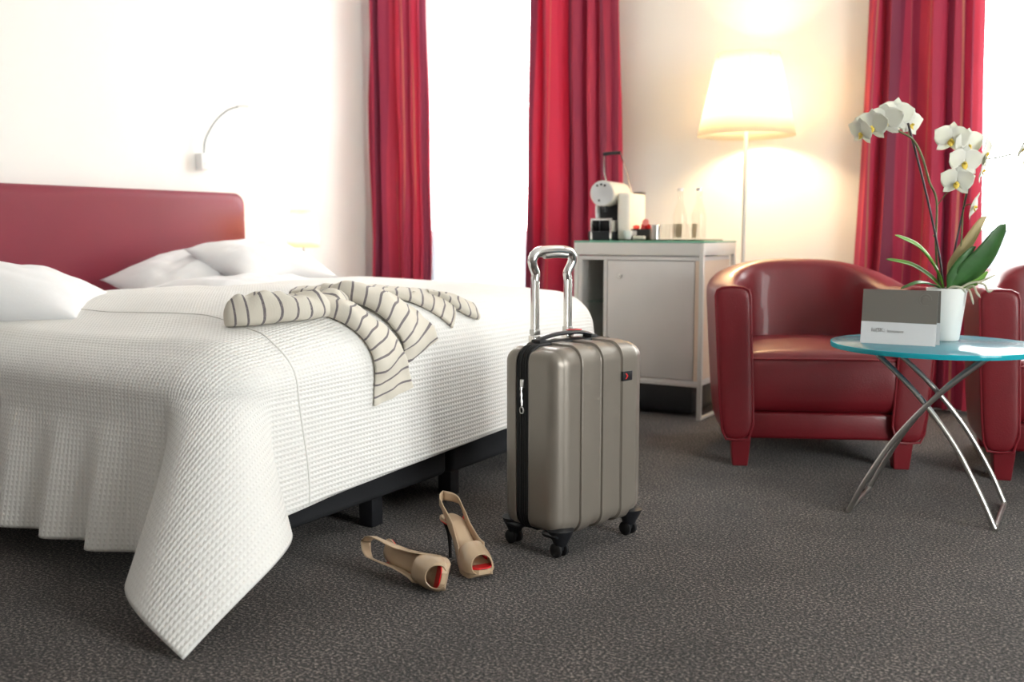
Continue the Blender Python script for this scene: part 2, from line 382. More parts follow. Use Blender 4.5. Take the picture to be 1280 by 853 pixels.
# headboard: padded leather panel with rounded corners
def headboard():
    y0, y1, z0, z1, r = .75, 3.90, .12, 1.055, .06
    out = [(y0, z0), (y1, z0)]
    for k in range(9): a = k/8*PI/2; out.append((y1-r+r*math.cos(a), z1-r+r*math.sin(a)))
    for k in range(9): a = PI/2+k/8*PI/2; out.append((y0+r+r*math.cos(a), z1-r+r*math.sin(a)))
    cy, cz = (y0+y1)/2, (z0+z1)/2; V = []; prof = [(XL+.002, 0), (XL+.075, 0), (XL+.09, .006), (XL+.10, .02), (XL+.104, .045)]
    for x, ins in prof:
        for y, z in out:
            V.append((x, y-math.copysign(min(ins, abs(y-cy)), y-cy), z-math.copysign(min(ins, abs(z-cz)), z-cz)))
    n = len(out); L = len(prof)
    Fc = [(i*n+k, i*n+(k+1) % n, (i+1)*n+(k+1) % n, (i+1)*n+k) for i in range(L-1) for k in range(n)]
    Fc += [tuple(range((L-1)*n, L*n)), tuple(range(n-1, -1, -1))]
    return MB().add(V, Fc), [(XL+.078, y, z) for y, z in out[1:]]
hb, pp = headboard()
bpart(hb, 'headboard', M_leather2, angle=50)
# sheet under the pillows
bpart(MB().box(XL+.12, S0+.25, YN+.02, YF-.02, .530, .556, .012, 3), 'sheet', M_linen)

def gprof(d):
    if d <= 0: return d, 0.0
    q = RR*PI/2
    if d < q: a = d/RR; return RR*math.sin(a), RR*(1-math.cos(a))
    return RR, RR+(d-q)
A_L = .57
def sheet(s, t):
    """bedspread: s along the bed (world X on top), t across (world Y on top), metres of cloth"""
    ex, en, ef = XF-RR, YN+RR, YF-RR
    ds = s-ex; far = t > (YN+YF)/2; dt = (t-ef) if far else (en-t); sy = 1 if far else -1
    ey = ef if far else en
    q = RR*PI/2
    if ds > 0 and dt > 0:
        th = math.atan2(dt, ds); r = math.hypot(ds, dt)*(1-.035*math.sin(2*th)**2); h, dz = gprof(r)
        ox, oy = h*math.cos(th), h*math.sin(th)
        if r > q:
            al = 4*th; L = A_L*(1.0 if not far else .45); rr = r-q
            k = smooth01(rr/.12)*.25+.75
            lx = (1-math.cos(al))/2; ly = math.sin(al)/2
            c = math.sqrt(.5)
            if not far: ox, oy = ox-.0*rr, oy+.06*rr
            ox += rr*L*k*(c*lx+c*ly); oy += rr*L*k*(c*lx-c*ly)
            dz = RR+rr*math.sqrt(max(0, 1-(L*math.sin(al/2))**2))
        x, y, z = ex+ox, ey+sy*oy, TOP-dz
    elif ds > 0:
        h, dz = gprof(ds); x, y, z = ex+h, t, TOP-dz
        if dz > 0: x += .010*(dz/.4)*math.sin(5.2*t+1.0)*min(1, abs(t-en)/.2, abs(t-ef)/.2)
    elif dt > 0:
        h, dz = gprof(dt); x, y, z = s, ey+sy*h, TOP-dz
        e = max(0, (dz-.24)/.30); near = min(1, -ds/.12)
        wv = 2*PI*(s+2.29)/.185
        y += sy*(e*.028*(1+math.sin(wv+.35*math.sin(wv)))*near*math.exp(-max(0, -(s+1.9))*.55)+e*.02)
    else: x, y, z = s, t, TOP
    # soft unevenness of the bedding
    n = noise.noise(Vector((s*2.2, t*2.2, 3.0)))*.010+noise.noise(Vector((s*6, t*6, 9.0)))*.003
    if ds <= 0 and dt <= 0: z += n*min(1, max(0, 1))
    else: z += n*max(0, 1-(TOP-z)/.1)
    # duvet rises slightly to the middle of the bed, sinks by the head end
    z += max(0, min(1, 1-(TOP-.02-z)/.16))*(.014*smooth01((t-YN)/.6)-.062*(1-smooth01((t-YN)/.85))-.012*smooth01((-2.75-s)/.3)-.030*smooth01((t-3.0)/.5)*smooth01((s+2.4)/.6))
    return Vector((x, y, z))
def snormal(s, t):
    e = .004; a = sheet(s+e, t)-sheet(s-e, t); b = sheet(s, t+e)-sheet(s, t-e); n = a.cross(b)
    return n.normalized() if n.length > 1e-12 else Vector((0, 0, 1))
def hem_s(t): return (XF-RR)+RR*PI/2+(.318-.045*smooth01((t-YN)/1.2))
B_N, B_F = .640, .55
def bedspread():
    ns, nt_ = 190, 270; V = []; U = []
    t0, t1 = YN+RR-B_N, YF-RR+B_F
    for i in range(ns):
        a = i/(ns-1)
        for j in range(nt_):
            t = t0+(t1-t0)*j/(nt_-1); s = S0+(hem_s(t)-S0)*a
            V.append(sheet(s, t)); U.append((s, t))
    o = mesh('bedspread', V, grid_faces(ns, nt_), M_waffle, uv=U, angle=180)
    solid(o, .004, 1)
    return tag(o, 'white waffle weave bedspread draped over the bed, one corner reaching the carpet', 'bedspread')
bsp = bedspread()
sm = MB(); pts = []
for k in range(120):
    s = -2.9+(hem_s(1.93)-.003+2.9)*k/119; t = 1.94-.14*smooth01((s+2.2)/.5)+.04*smooth01((s+1.62)/.3); pts.append(sheet(s, t)+snormal(s, t)*.0036)
sm.tube(pts, .0028, 8).out('seam', M_seam, bsp)

# ---------------------------------------------------------------- pillows
def pillow(loc, size, rot, label, seed, thick=.16):
    n = 44; top = []; V = []; w_, d_ = size; rnd = random.Random(seed); o0 = rnd.uniform(0, 50)
    def P(i, j, sgn):
        a, b = -1+2*i/(n-1), -1+2*j/(n-1)
        k = max(0, 1-abs(a)**2.6)**.62*max(0, 1-abs(b)**2.6)**.62
        pin = 1-.07*(1-a*a)*abs(b)**3; pin2 = 1-.07*(1-b*b)*abs(a)**3
        wr = noise.noise(Vector((a*2+o0, b*2, sgn)))*.022+noise.noise(Vector((a*5+o0, b*5, sgn*3)))*.008
        return Vector((a*w_/2*pin2, b*d_/2*pin, sgn*(thick/2*k+wr*k)))
    for sg in (1, -1):
        for i in range(n):
            for j in range(n): V.append(P(i, j, sg))
    Fc = grid_faces(n, n); N = n*n
    Fc = [tuple(reversed(f)) if False else f for f in Fc]+[tuple(N+i for i in reversed(f)) for f in Fc]
    bm = bmesh.new(); vs_ = [bm.verts.new(v) for v in V]
    for f in Fc: bm.faces.new([vs_[i] for i in f])
    bmesh.ops.remove_doubles(bm, verts=bm.verts, dist=1e-5); bm.normal_update()
    me = bpy.data.meshes.new('pillow'); bm.to_mesh(me); bm.free(); me.materials.append(M_linen)
    for p in me.polygons: p.use_smooth = True
    o = bpy.data.objects.new('pillow', me); C.objects.link(o); o.location = loc; o.rotation_euler = [R(a) for a in rot]
    return tag(o, label, 'pillow', 'white cotton pillows on the bed')
pillow((-3.13, 1.90, .635), (.78, .80), (-2, 8, 40), 'big white pillow lying nearest the camera at the left edge of the photo', 3, .25)
pillow((-3.63, 3.22, .655), (.46, .68), (14, 15, 0), 'white pillow with a pointed corner leaning against the middle of the headboard', 5, .17)
pillow((-3.17, 3.08, .620), (.46, .70), (0, 0, 4), 'flat white pillow lying underneath the pillow by the lamp', 8, .09)
pillow((-3.44, 3.47, .700), (.42, .62), (-2, 17, 0), 'plump white pillow lying on top beside the bedside lamp', 9, .19)

# ---------------------------------------------------------------- striped knit cardigan
def garment(path, nu, prof, name, parent, taper=None, lift=.004, uoff=0, vary=.004, seed=0, twist=0):
    """path: (s, t, halfwidth, thickness, extra lift) in bedspread cloth coordinates"""
    P = spline(path, nu); nk = len(prof); V = []; U = []; L = uoff
    prev = None
    for i, (s, t, hw, th, lf) in enumerate(P):
        a = P[max(i-1, 0)]; b = P[min(i+1, nu-1)]; dx, dy = b[0]-a[0], b[1]-a[1]; l = math.hypot(dx, dy) or 1
        nx, ny = -dy/l, dx/l
        if prev: L += math.hypot(s-prev[0], t-prev[1])
        prev = (s, t)
        for k, (pa, pz) in enumerate(prof):
            ss, tt = s+nx*pa*hw, t+ny*pa*hw
            wr = noise.noise(Vector((ss*22+seed, tt*22, k*.13)))*vary
            nrm = snormal(ss, tt) if TOP-sheet(ss, tt).z < .5 else Vector((1, 0, 0))
            V.append(sheet(ss, tt)+nrm*(lift+lf*(.4+.6*pz)+max(0, pz*th+wr*pz)))
            U.append((L+.004*math.sin(pa*3+i*.1)+twist*pa, pa*hw))
    Fc = grid_faces(nu, nk, True); V2 = V+[]; 
    Fc += [tuple(range(nk-1, -1, -1)), tuple(range((nu-1)*nk, nu*nk))]
    return mesh(name, V2, Fc, M_knit, parent, uv=U, angle=60)
def prof_round(n=22, sq=.75, crease=0):
    o = []
    for k in range(n):
        a = 2*PI*k/n; c, s_ = math.cos(a), math.sin(a)
        o.append((math.copysign(abs(c)**sq, c), max(0, .5+.5*math.copysign(abs(s_)**sq, s_)+crease*math.cos(3*a)*.12*(s_ > 0))))
    return o
CARD = None
PR, PF = prof_round(26, .75, .6), prof_round(26, .55)
cdg = thing('cardigan', 'cream cardigan with thin dark stripes crumpled over the foot edge of the bed', 'cardigan', (0, 0, 0))
garment([(-2.12, 2.27, .075, .03, .0), (-2.03, 2.32, .088, .035, 0), (-1.94, 2.38, .09, .034, 0), (-1.85, 2.44, .088, .028, 0), (-1.78, 2.50, .084, .020, 0), (-1.72, 2.55, .080, .012, 0)], 60, PF, 'back_panel', cdg, seed=3, vary=.006)
garment([(-1.93, 2.19, .035, .040, .012), (-1.86, 2.21, .05, .050, .012), (-1.79, 2.235, .055, .048, .008), (-1.73, 2.265, .065, .036, .003), (-1.67, 2.30, .08, .024, 0), (-1.62, 2.315, .092, .009, 0)], 60, PR, 'front_panel', cdg, seed=11, vary=.010, uoff=.011)
garment([(-1.968, 1.845, .012, .020, .004), (-1.960, 1.85, .036, .050, .002), (-1.935, 1.868, .052, .076, .0), (-1.89, 1.905, .055, .080, .0), (-1.855, 1.955, .054, .074, 0), (-1.83, 2.02, .046, .062, 0), (-1.83, 2.09, .036, .050, .0), (-1.86, 2.17, .030, .04, .0)], 60, PR, 'collar', cdg, seed=21, vary=.026, uoff=.02, twist=.014)
garment([(-1.885, 2.04, .028, .05, .0), (-1.83, 2.055, .034, .052, .0), (-1.775, 2.08, .038, .046, 0), (-1.72, 2.11, .045, .036, 0), (-1.66, 2.14, .056, .028, 0), (-1.60, 2.16, .068, .021, 0), (-1.56, 2.17, .078, .015, 0), (-1.515, 2.178, .088, .009, 0)], 80, PR, 'sleeve', cdg, seed=31, vary=.009, uoff=.005)
garment([(-1.81, 2.52, .026, .024, .0), (-1.77, 2.56, .030, .028, 0), (-1.73, 2.60, .032, .028, 0), (-1.705, 2.65, .028, .020, 0)], 36, PR, 'sleeve', cdg, seed=41, vary=.008, uoff=.012)
for s, t in ((-1.84, 2.36), (-1.78, 2.42), (-1.92, 2.33)):
    p = sheet(s, t); MB().lathe([(0, 0), (.006, .0), (.0065, .0015), (.005, .003), (0, .0025)], 14, p+Vector((0, 0, .036))).out('button', M_cream, cdg)

# ================================================================ WALL READING LAMP
wl = thing('wall_reading_lamp', 'small white wall box lamp with a curved gooseneck arm above the headboard', 'wall lamp', (XL, 3.68, 1.17))
MB().box(0, .045, -.032, .032, 0, .085, .006, 3).out('wall_box', M_trim, wl)
MB().cyl((.045, 0, .035), (.048, 0, .035), .008).out('switch', M_silver, wl)
gp = spline([(.03, .0, .083), (.035, .012, .16), (.055, .06, .25), (.08, .12, .31), (.10, .175, .335)], 30)
MB().tube(gp, .0042, 10).out('gooseneck', M_neck, wl)
MB().tube([gp[-1], (.112, .205, .342), (.122, .232, .343)], [.009, .0105, .0105], 16).out('lamp_head', M_trim, wl)

# ================================================================ BEDSIDE TABLE + LAMP (beyond the bed)
bt = thing('bedside_table', 'small white bedside table in the corner behind the far side of the bed', 'table', (-3.80, 4.13, 0))
MB().box(-.20, .22, -.21, .21, .50, .53, .006).out('table_top', M_trim, bt)
MB().box(-.19, .20, -.20, .20, .30, .50, .004).out('drawer_box', M_cab, bt)
for sx in (-.17, .18):
    for sy in (-.18, .18): MB().cyl((sx, sy, 0), (sx, sy, .30), .012).out('leg', M_steel, bt)
bl = thing('bedside_lamp', 'small lit bedside lamp with a white cone shade behind the top pillow', 'lamp', (-3.79, 4.13, .53))
MB().lathe([(0, 0), (.06, 0), (.06, .012), (.01, .018), (.006, .03), (.006, .26), (0, .262)], 28).out('stand', M_steel, bl)
def shade(parent, r0, r1, z0, z1, n=64, t=.0012):
    sh = mesh('lamp_shade', [(r*math.cos(2*PI*k/n), r*math.sin(2*PI*k/n), z) for r, z in ((r0, z0), (r0+(r1-r0)*.33, z0+(z1-z0)*.33), (r0+(r1-r0)*.66, z0+(z1-z0)*.66), (r1, z1)) for k in range(n)], grid_faces(4, n, True), M_shade, parent, angle=180)
    return solid(sh, t, 0)
shade(bl, .088, .066, .235, .44)
def bulb(parent, z, power, r, col=(1, .72, .42)):
    MB().lathe([(0, -r), (r*.7, -r*.7), (r, 0), (r*.7, r*.7), (r*.35, r*1.2), (r*.3, r*1.7), (0, r*1.7)], 20, (0, 0, z)).out('light_bulb', M_bulb, parent)
    l = bpy.data.lights.new('lamp_light', 'POINT'); l.energy = power; l.color = col; l.shadow_soft_size = r*1.4
    o = bpy.data.objects.new('lamp_light', l); C.objects.link(o); o.parent = parent; o.location = (0, 0, z)
M_bulb = thin_glass('opal_bulb_glass', (1, .97, .9), .1)
bulb(bl, .33, 5, .022)

# ================================================================ FLOOR LAMP
fl = thing('floor_lamp', 'tall floor lamp with a glowing white cone shade and slim metal pole', 'floor lamp', (-1.545, 4.83, 0))
MB().lathe([(0, 0), (.125, 0), (.125, .010), (.12, .014), (.012, .018), (0, .018)], 48).out('base', M_alu, fl)
MB().cyl((0, 0, .016), (0, 0, 1.52), .0095).out('pole', M_alu, fl)
shade(fl, .235, .150, 1.315, 1.705)
sp = MB()
for k in range(3):
    a = 2*PI*k/3+.9; sp.cyl((0, 0, 1.51), (math.cos(a)*.186, math.sin(a)*.186, 1.53), .003, n=8)
    sp.cyl((math.cos(a)*.186, math.sin(a)*.186, 1.53), (math.cos(a)*.154, math.sin(a)*.154, 1.67), .002, n=6)
sp.out('shade_holder', M_alu, fl)
for k in range(2):
    a = (-2.35, -.55)[k]; p = Vector((math.cos(a)*.152, math.sin(a)*.152, 1.685)); MB().cyl(p-Vector((0, 0, 0)), p+Vector((math.cos(a), math.sin(a), 0))*.006, .004, n=10).out('shade_rivet', M_steel, fl)
bulb(fl, 1.50, 27, .05)

# ================================================================ MINIBAR CABINET
cx0, cx1, cy0, cy1 = -2.18, -1.535, 4.24, 4.69
cb = thing('minibar_cabinet', 'pale grey minibar cabinet on a metal frame with a glass top', 'cabinet', ((cx0+cx1)/2, cy0, 0))
def cpart(mb, name, m, parent=cb, **k):
    off = Vector(((cx0+cx1)/2, cy0, 0)); mb.V = [v-off for v in mb.V]; return mb.out(name, m, parent, **k)
fr = MB()
for x in (cx0, cx1-.02):
    for y in (cy0, cy1-.02): fr.box(x, x+.02, y, y+.02, 0, .800, .002)
    fr.box(x, x+.02, cy0+.02, cy1-.02, 0, .012, .002)
    fr.box(x, x+.02, cy0+.02, cy1-.02, .745, .800, .002)
fr.box(cx0+.02, cx1-.02, cy0, cy0+.02, .742, .800, .002); fr.box(cx0+.02, cx1-.02, cy1-.02, cy1, .742, .800, .002)
cpart(fr, 'frame', M_alu)
cpart(MB().box(cx0, cx1, cy0, cy1, .800, .809, .002), 'glass_top', M_gtop)
bx0, bx1, by0, by1, bz0, bz1, dv = cx0+.021, cx1-.021, cy0+.004, cy1-.03, .150, .738, cx0+.155
cs = MB(); T_ = .018
cs.box(bx0, bx1, by0, by1, bz1-T_, bz1, .001); cs.box(bx0, bx1, by0, by1, bz0, bz0+T_+.01, .001)
cs.box(bx0, bx0+T_, by0, by1, bz0+.028, bz1-T_); cs.box(dv, dv+T_, by0, by1, bz0+.028, bz1-T_)
cpart(cs, 'carcass', M_cab)
cpart(MB().box(bx1-T_, bx1, by0, by1, bz0+.028, bz1-T_), 'side_panel', M_cabside)
cpart(MB().box(bx0+T_, bx1-T_, by1-.01, by1, bz0+.028, bz1-T_), 'back_panel', M_cabin)
cpart(MB().box(bx0+T_, dv, by0+.05, by1-.01, .515, .521), 'shelf', M_shelfg)
cpart(MB().box(bx0+T_, bx0+T_+.002, by0+.01, by1-.01, bz0+.03, bz1-T_-.002), 'lining', M_cabin)
cpart(MB().box(dv-.002, dv, by0+.01, by1-.01, bz0+.03, bz1-T_-.002), 'lining', M_cabin)
do = cpart(MB().box(dv+T_+.003, bx1-T_-.003, by0-.002, by0+.016, bz0+.031, bz1-T_-.003, .0015), 'door', M_cab)
cpart(MB().cyl((dv+.085, by0-.010, .645), (dv+.085, by0-.002, .645), .009), 'lock', M_steel, do)
cpart(MB().cyl((dv+.085, by0-.0105, .645), (dv+.085, by0-.0095, .645), .003, n=8), 'keyhole', M_blackp, do)
cpart(MB().box(bx0+.04, bx1-.04, by0+.05, by1-.03, .02, .148, .004), 'plinth', M_blackp)
# cable showing in the gap behind the cabinet
tag(MB().tube(spline([(-1.80, 4.715, .77), (-1.795, 4.712, .70), (-1.79, 4.716, .5), (-1.80, 4.73, .01)], 16), .004, 8).out('power_cable', M_blackp), 'thin black cable hanging behind the minibar cabinet top', 'cable')
# wall socket cover strip
# ---------------------------------------------------------------- coffee machine
CT = .809
cm = thing('coffee_machine', 'cream and black capsule coffee machine with its lever raised on the cabinet', 'coffee machine', (-2.035, 4.42, CT), R(6))
# local: front is -y, width .13
MB().box(-.10, .02, -.145, -.02, 0, .045, .006, 3).out('drip_tray', M_blackp, cm)
MB().box(-.085, .025, -.03, .02, .0, .17, .008, 3).out('front_panel', M_blackp, cm)
bm_ = MB(); bm_.box(.025, .085, -.09, .17, 0, .225, .014, 4); bm_.out('side_housing', M_cream, cm)
MB().box(-.098, -.084, -.055, .15, 0, .17, .006, 3).out('side_frame', M_silver, cm)
MB().box(-.084, .025, .02, .15, .0, .165, .006, 3).out('water_tank', M_blackp, cm)
hd = MB().cyl((-.04, -.12, .222), (-.04, .13, .222), .060, n=48)
hd.out('brew_head', M_cream, cm)
fc = MB().lathe([(0, .006), (.045, .006), (.056, .003), (.058, -.002), (.058, -.02), (0, -.02)], 48)
for i, v in enumerate(fc.V): fc.V[i] = Vector((-.04+v.x, -.122-v.z, .222+v.y))
fco = fc.out('face_disc', M_silver, cm)
for dx, dz in ((-.022, .036), (-.002, .041), (.016, .036), (-.012, -.034)):
    MB().cyl((-.04+dx, -.128, .222+dz), (-.04+dx, -.1305, .222+dz), .0052, n=14).out('button', M_blackp, fco)
MB().cyl((-.04, -.085, .135), (-.04, -.085, .17), .012).out('spout', M_blackp, cm)
ch = MB(); ch.box(-.088, .018, -.148, -.136, .095, .105, .003); ch.box(-.088, -.078, -.148, -.05, .0, .095, .002); ch.box(.008, .018, -.148, -.05, .0, .095, .002)
ch.out('cup_support', M_chrome, cm)
lv = MB().tube(spline([(-.052, -.02, .275), (-.062, -.03, .33), (-.060, -.045, .41)], 14), .0035, 8)
lv.tube(spline([(.050, .06, .225), (.036, .01, .33), (.022, -.045, .415)], 14), .0035, 8)
lv.out('lever', M_chrome, cm)
MB().tube([(-.062, -.045, .410), (-.03, -.046, .413), (.024, -.045, .415)], .0085, 14).out('lever_grip', M_blackp, cm)
MB().box(.035, .085, .12, .168, .225, .235, .003).out('tank_lid', M_blackp, cm)
# ---------------------------------------------------------------- tray with things
tr = MB().box(-1.955, -1.57, 4.30, 4.60, CT, CT+.006, .003); tag(tr.out('serving_tray', mat('dark_green_glass', (.02, .06, .02), .15)), 'thin dark green tray with bottles and glasses on top of the cabinet', 'tray')
TZ = CT+.006
cbx = thing('capsule_box', 'small black box beside the coffee machine holding red capsules', 'box', (-1.895, 4.40, TZ))
bxm = MB(); bxm.box(-.048, .048, -.035, .035, 0, .004); bxm.box(-.048, .048, -.035, -.031, .004, .048); bxm.box(-.048, .048, .031, .035, .004, .048)
bxm.box(-.048, -.044, -.031, .031, .004, .048); bxm.box(.044, .048, -.031, .031, .004, .048); bxm.box(-.002, .002, -.031, .031, .004, .046); bxm.out('body', M_dark, cbx)
MB().box(-.044, -.018, -.0365, -.035, .018, .040).out('label_sticker', M_card, cbx)
def capsule(x, y, z, rx, ry, m, label):
    p = MB().lathe([(0, -.014), (.010, -.014), (.014, .008), (.0165, .010), (.0165, .012), (0, .0125)], 20)
    o = p.out('coffee_capsule', m); o.location = (x, y, z); o.rotation_euler = (rx, ry, 0); return tag(o, label, 'capsule', 'coffee capsules in the black box')
lb = ['red coffee capsule at the left end of the black box', 'red coffee capsule heaped in the middle of the black box', 'red coffee capsule at the right end of the black box', 'pink coffee capsule on top of the heap in the black box']
capsule(-1.925, 4.39, TZ+.048, .5, .2, M_redp, lb[0]); capsule(-1.890, 4.39, TZ+.052, -.6, .3, M_redp, lb[1]); capsule(-1.865, 4.40, TZ+.050, .9, -.5, M_redp, lb[2]); capsule(-1.878, 4.395, TZ+.076, 1.2, .2, M_pink, lb[3])
def cup(x, y, label, h=.055, m=M_trim, r=.027):
    o = MB().lathe([(0, 0), (r*.6, 0), (r*.85, h*.4), (r, h), (r-.003, h), (r*.78, h*.42), (r*.5, .005), (0, .005)], 28).out('cup', m); o.location = (x, y, TZ)
    return tag(o, label, 'cup')
cup(-1.94, 4.325, 'white espresso cup in front of the black capsule box', .042, M_trim, .022)
sg = MB().box(-.030, .030, -.012, .012, 0, .016, .005, 2).out('sugar_sachet', M_cream); sg.location = (-1.885, 4.33, TZ); tag(sg, 'cream sugar sachet lying in front of the black box', 'sachet')
tin = MB().lathe([(0, 0), (.021, 0), (.021, .066), (.019, .068), (.0, .068)], 26).out('metal_canister', M_steel); tin.location = (-1.815, 4.36, TZ); tag(tin, 'small metal canister between the capsule box and the glasses', 'canister')
def tumbler(x, y, label):
    r, h = .026, .072
    o = MB().lathe([(0, 0), (r*.82, 0), (r, h), (r-.0018, h), (r*.78, .008), (0, .008)], 28).out('drinking_glass', M_clear); o.location = (x, y, TZ)
    return tag(o, label, 'glass', 'upturned and standing drinking glasses on the tray')
tumbler(-1.765, 4.36, 'clear drinking glass next to the metal canister'); tumbler(-1.705, 4.35, 'clear drinking glass in front of the left glass bottle'); tumbler(-1.645, 4.38, 'clear drinking glass in front of the right glass bottle')
def bottle(x, y, label):
    t = thing('water_bottle', label, 'bottle', (x, y, TZ))
    MB().lathe([(0, 0), (.030, 0), (.033, .006), (.033, .11), (.028, .135), (.014, .175), (.0125, .215), (.0145, .218), (.0145, .225), (.0115, .225), (.011, .176), (.030, .11), (.030, .008), (0, .008)], 32).out('body', M_clear, t)
    MB().lathe([(0, 0), (.0148, 0), (.0148, .014), (0, .015)], 20, (0, 0, .225)).out('cap', M_silver, t)
    return t
bottle(-1.735, 4.46, 'clear glass bottle with narrow neck, left of the two'); bottle(-1.645, 4.47, 'clear glass bottle with narrow neck, right of the two')

# ================================================================ SUITCASE
def rbox(hx, hy, hz, r, nx, ny, nz, rib=None):
    """rounded box with a dense grid; rib(x) = inward depth"""
    faces = []; V = []; idx = {}
    def vid(i, j, k):
        key = (i, j, k)
        if key not in idx:
            p = Vector((-hx+2*hx*i/nx, -hy+2*hy*j/ny, -hz+2*hz*k/nz))
            q = Vector((max(-hx+r, min(hx-r, p.x)), max(-hy+r, min(hy-r, p.y)), max(-hz+r, min(hz-r, p.z))))
            n = (p-q).normalized(); P = q+n*r
            if rib: P -= n*rib(P.x)*(1-smooth01((abs(n.x)-.5)/.4))
            idx[key] = len(V); V.append(P)
        return idx[key]
    for i in range(nx):
        for j in range(ny):
            faces.append((vid(i, j, 0), vid(i, j+1, 0), vid(i+1, j+1, 0), vid(i+1, j, 0))); faces.append((vid(i, j, nz), vid(i+1, j, nz), vid(i+1, j+1, nz), vid(i, j+1, nz)))
    for i in range(nx):
        for k in range(nz):
            faces.append((vid(i, 0, k), vid(i+1, 0, k), vid(i+1, 0, k+1), vid(i, 0, k+1))); faces.append((vid(i, ny, k), vid(i, ny, k+1), vid(i+1, ny, k+1), vid(i+1, ny, k)))
    for j in range(ny):
        for k in range(nz):
            faces.append((vid(0, j, k), vid(0, j, k+1), vid(0, j+1, k+1), vid(0, j+1, k))); faces.append((vid(nx, j, k), vid(nx, j+1, k), vid(nx, j+1, k+1), vid(nx, j, k+1)))
    return V, faces
SC_H = .505
sc = thing('suitcase', 'champagne hard-shell cabin suitcase standing on four wheels with its handle pulled out', 'suitcase', (-1.232, 2.405, 0), R(75))
edges_ = [(-.093, 1), (-.048, -1), (-.013, 1), (.028, -1), (.062, 1), (.100, -1)]
def ribf(x):
    d = 0
    for a, b in ((-.095, -.050), (-.012, .030), (.068, .110)):
        e = .0022
        d = max(d, smooth01((x-a)/e)*(1-smooth01((x-b)/e)))
    g = .0015*math.exp(-((abs(x)-.16)/.003)**2)*0
    return .0065*(1-d)
SHX, SHY, SHZ, SZC = .180, .112, SC_H/2, .052+SC_H/2
V, Fc = rbox(SHX, SHY, SHZ, .050, 220, 44, 70, ribf)
def sub(V, Fc, test):
    keep = [f for f in Fc if test(sum((V[i] for i in f), Vector())/len(f))]
    used_ = sorted({i for f in keep for i in f}); mp = {a: b for b, a in enumerate(used_)}
    return [V[i] for i in used_], [tuple(mp[i] for i in f) for f in keep]
off = Vector((0, 0, SZC))
for nm, test in (('front_shell', lambda c: c.y < -.002), ('back_shell', lambda c: c.y > .044)):
    v, f = sub(V, Fc, test); o = mesh(nm, [p+off for p in v], f, M_case, sc, angle=35); solid(o, .003, -1)
v, f = rbox(SHX-.0095, SHY-.0095, SHZ-.0095, .042, 40, 24, 50)
mesh('zipper_band', [p+off for p in v], f, M_blackp, sc, angle=60)
# zip piping lines running round the case
def ringpath(hx, hz, r, y, n=96):
    P = []
    for k in range(n):
        a = 2*PI*k/n; c, s_ = math.cos(a), math.sin(a)
        m_ = max(abs(c)/hx, abs(s_)/hz); p = Vector((c/m_, 0, s_/m_)); q = Vector((max(-hx+r, min(hx-r, p.x)), 0, max(-hz+r, min(hz-r, p.z))))
        d = p-q; P.append((q+d.normalized()*r if d.length > 1e-9 else p)+Vector((0, y, SZC)))
    return P+[P[0]]
zp = MB(); [zp.tube(ringpath(SHX-.0045, SHZ-.0045, .047, y_), r_, 8, False) for y_, r_ in ((.003, .0050), (.012, .0045), (.021, .0038), (.030, .0045), (.039, .0050))]
zp.out('zipper_piping', M_rubber, sc)
zl = MB().box(-SHX-.004, -SHX+.004, .016, .028, .42+.052-.03, .475-.01, .002)
for k in range(6): zl.tube([(-SHX-.005-.001*k, .022-.0015*k, .445-.008*k), (-SHX-.006-.001*k, .021-.0015*k, .437-.008*k)], .0022 if k % 2 else .0034, 8)
zl.tube(spline([(-SHX-.011, .014, .395), (-SHX-.011, .020, .388), (-SHX-.011, .018, .378), (-SHX-.011, .009, .378), (-SHX-.011, .007, .388), (-SHX-.011, .014, .395)], 18), .0018, 6)
zl.out('zipper_pull', M_steel, sc)
# wheels
for wx, wy in ((-.142, -.082), (.142, -.082), (-.142, .088), (.142, .088)):
    hsg = MB(); hsg.lathe([(0, .032), (.017, .032), (.022, .045), (.032, .062), (.036, .075), (0, .085)], 24, (wx, wy, 0))
    ho = hsg.out('wheel_housing', M_blackp, sc)
    MB().box(wx-.014, wx+.014, wy-.006, wy+.012, .016, .040, .004).out('wheel_fork', M_blackp, ho)
    for s_ in (-1, 1):
        wv = MB().lathe([(0, -.005), (.017, -.005), (.0195, -.003), (.0195, .003), (.017, .005), (.008, .0055), (0, .0055)], 28)
        wv.V = [Vector((wx+s_*.0125+p.z, wy+.004+p.x, .0195+p.y)) for p in wv.V]
        wv.out('wheel', M_rubber, ho)
# corner guards behind the front wheels
for sx in (-1, 1):
    for sy in (-1, 1):
        MB().box(sx*.145-.030, sx*.145+.030, sy*.070-.030, sy*.070+.030, .053, .070, .010, 3).out('wheel_mount', M_blackp, sc)
# telescopic handle
hy = .088; top = .052+SC_H
for sx in (-1, 1):
    MB().box(sx*.066-.011, sx*.066+.011, hy-.008, hy+.008, .30, .725, .003, 3).out('handle_tube', M_chrome, sc)
    MB().box(sx*.066-.015, sx*.066+.015, hy-.013, hy+.013, top-.012, top+.012, .004, 3).out('tube_collar', M_chrome, sc)
    MB().box(sx*.066-.0125, sx*.066+.0125, hy-.0095, hy+.0095, top+.012, top+.028, .002, 2).out('tube_sleeve', M_steel, sc)
hg = spline([(-.066, hy, 0.718), (-.064, hy, 0.738), (-.076, hy-.002, 0.758), (-.080, hy-.004, 0.776), (-.066, hy-.006, 0.793), (-.035, hy-.008, 0.798), (0, hy-.008, 0.799), (.035, hy-.008, 0.798), (.066, hy-.006, 0.793), (.080, hy-.004, 0.776), (.076, hy-.002, 0.758), (.064, hy, 0.738), (.066, hy, 0.718)], 70)
MB().tube(hg, [.0125+.003*math.sin(PI*i/69)**4 for i in range(70)], 18).out('handle_grip', M_chrome, sc)
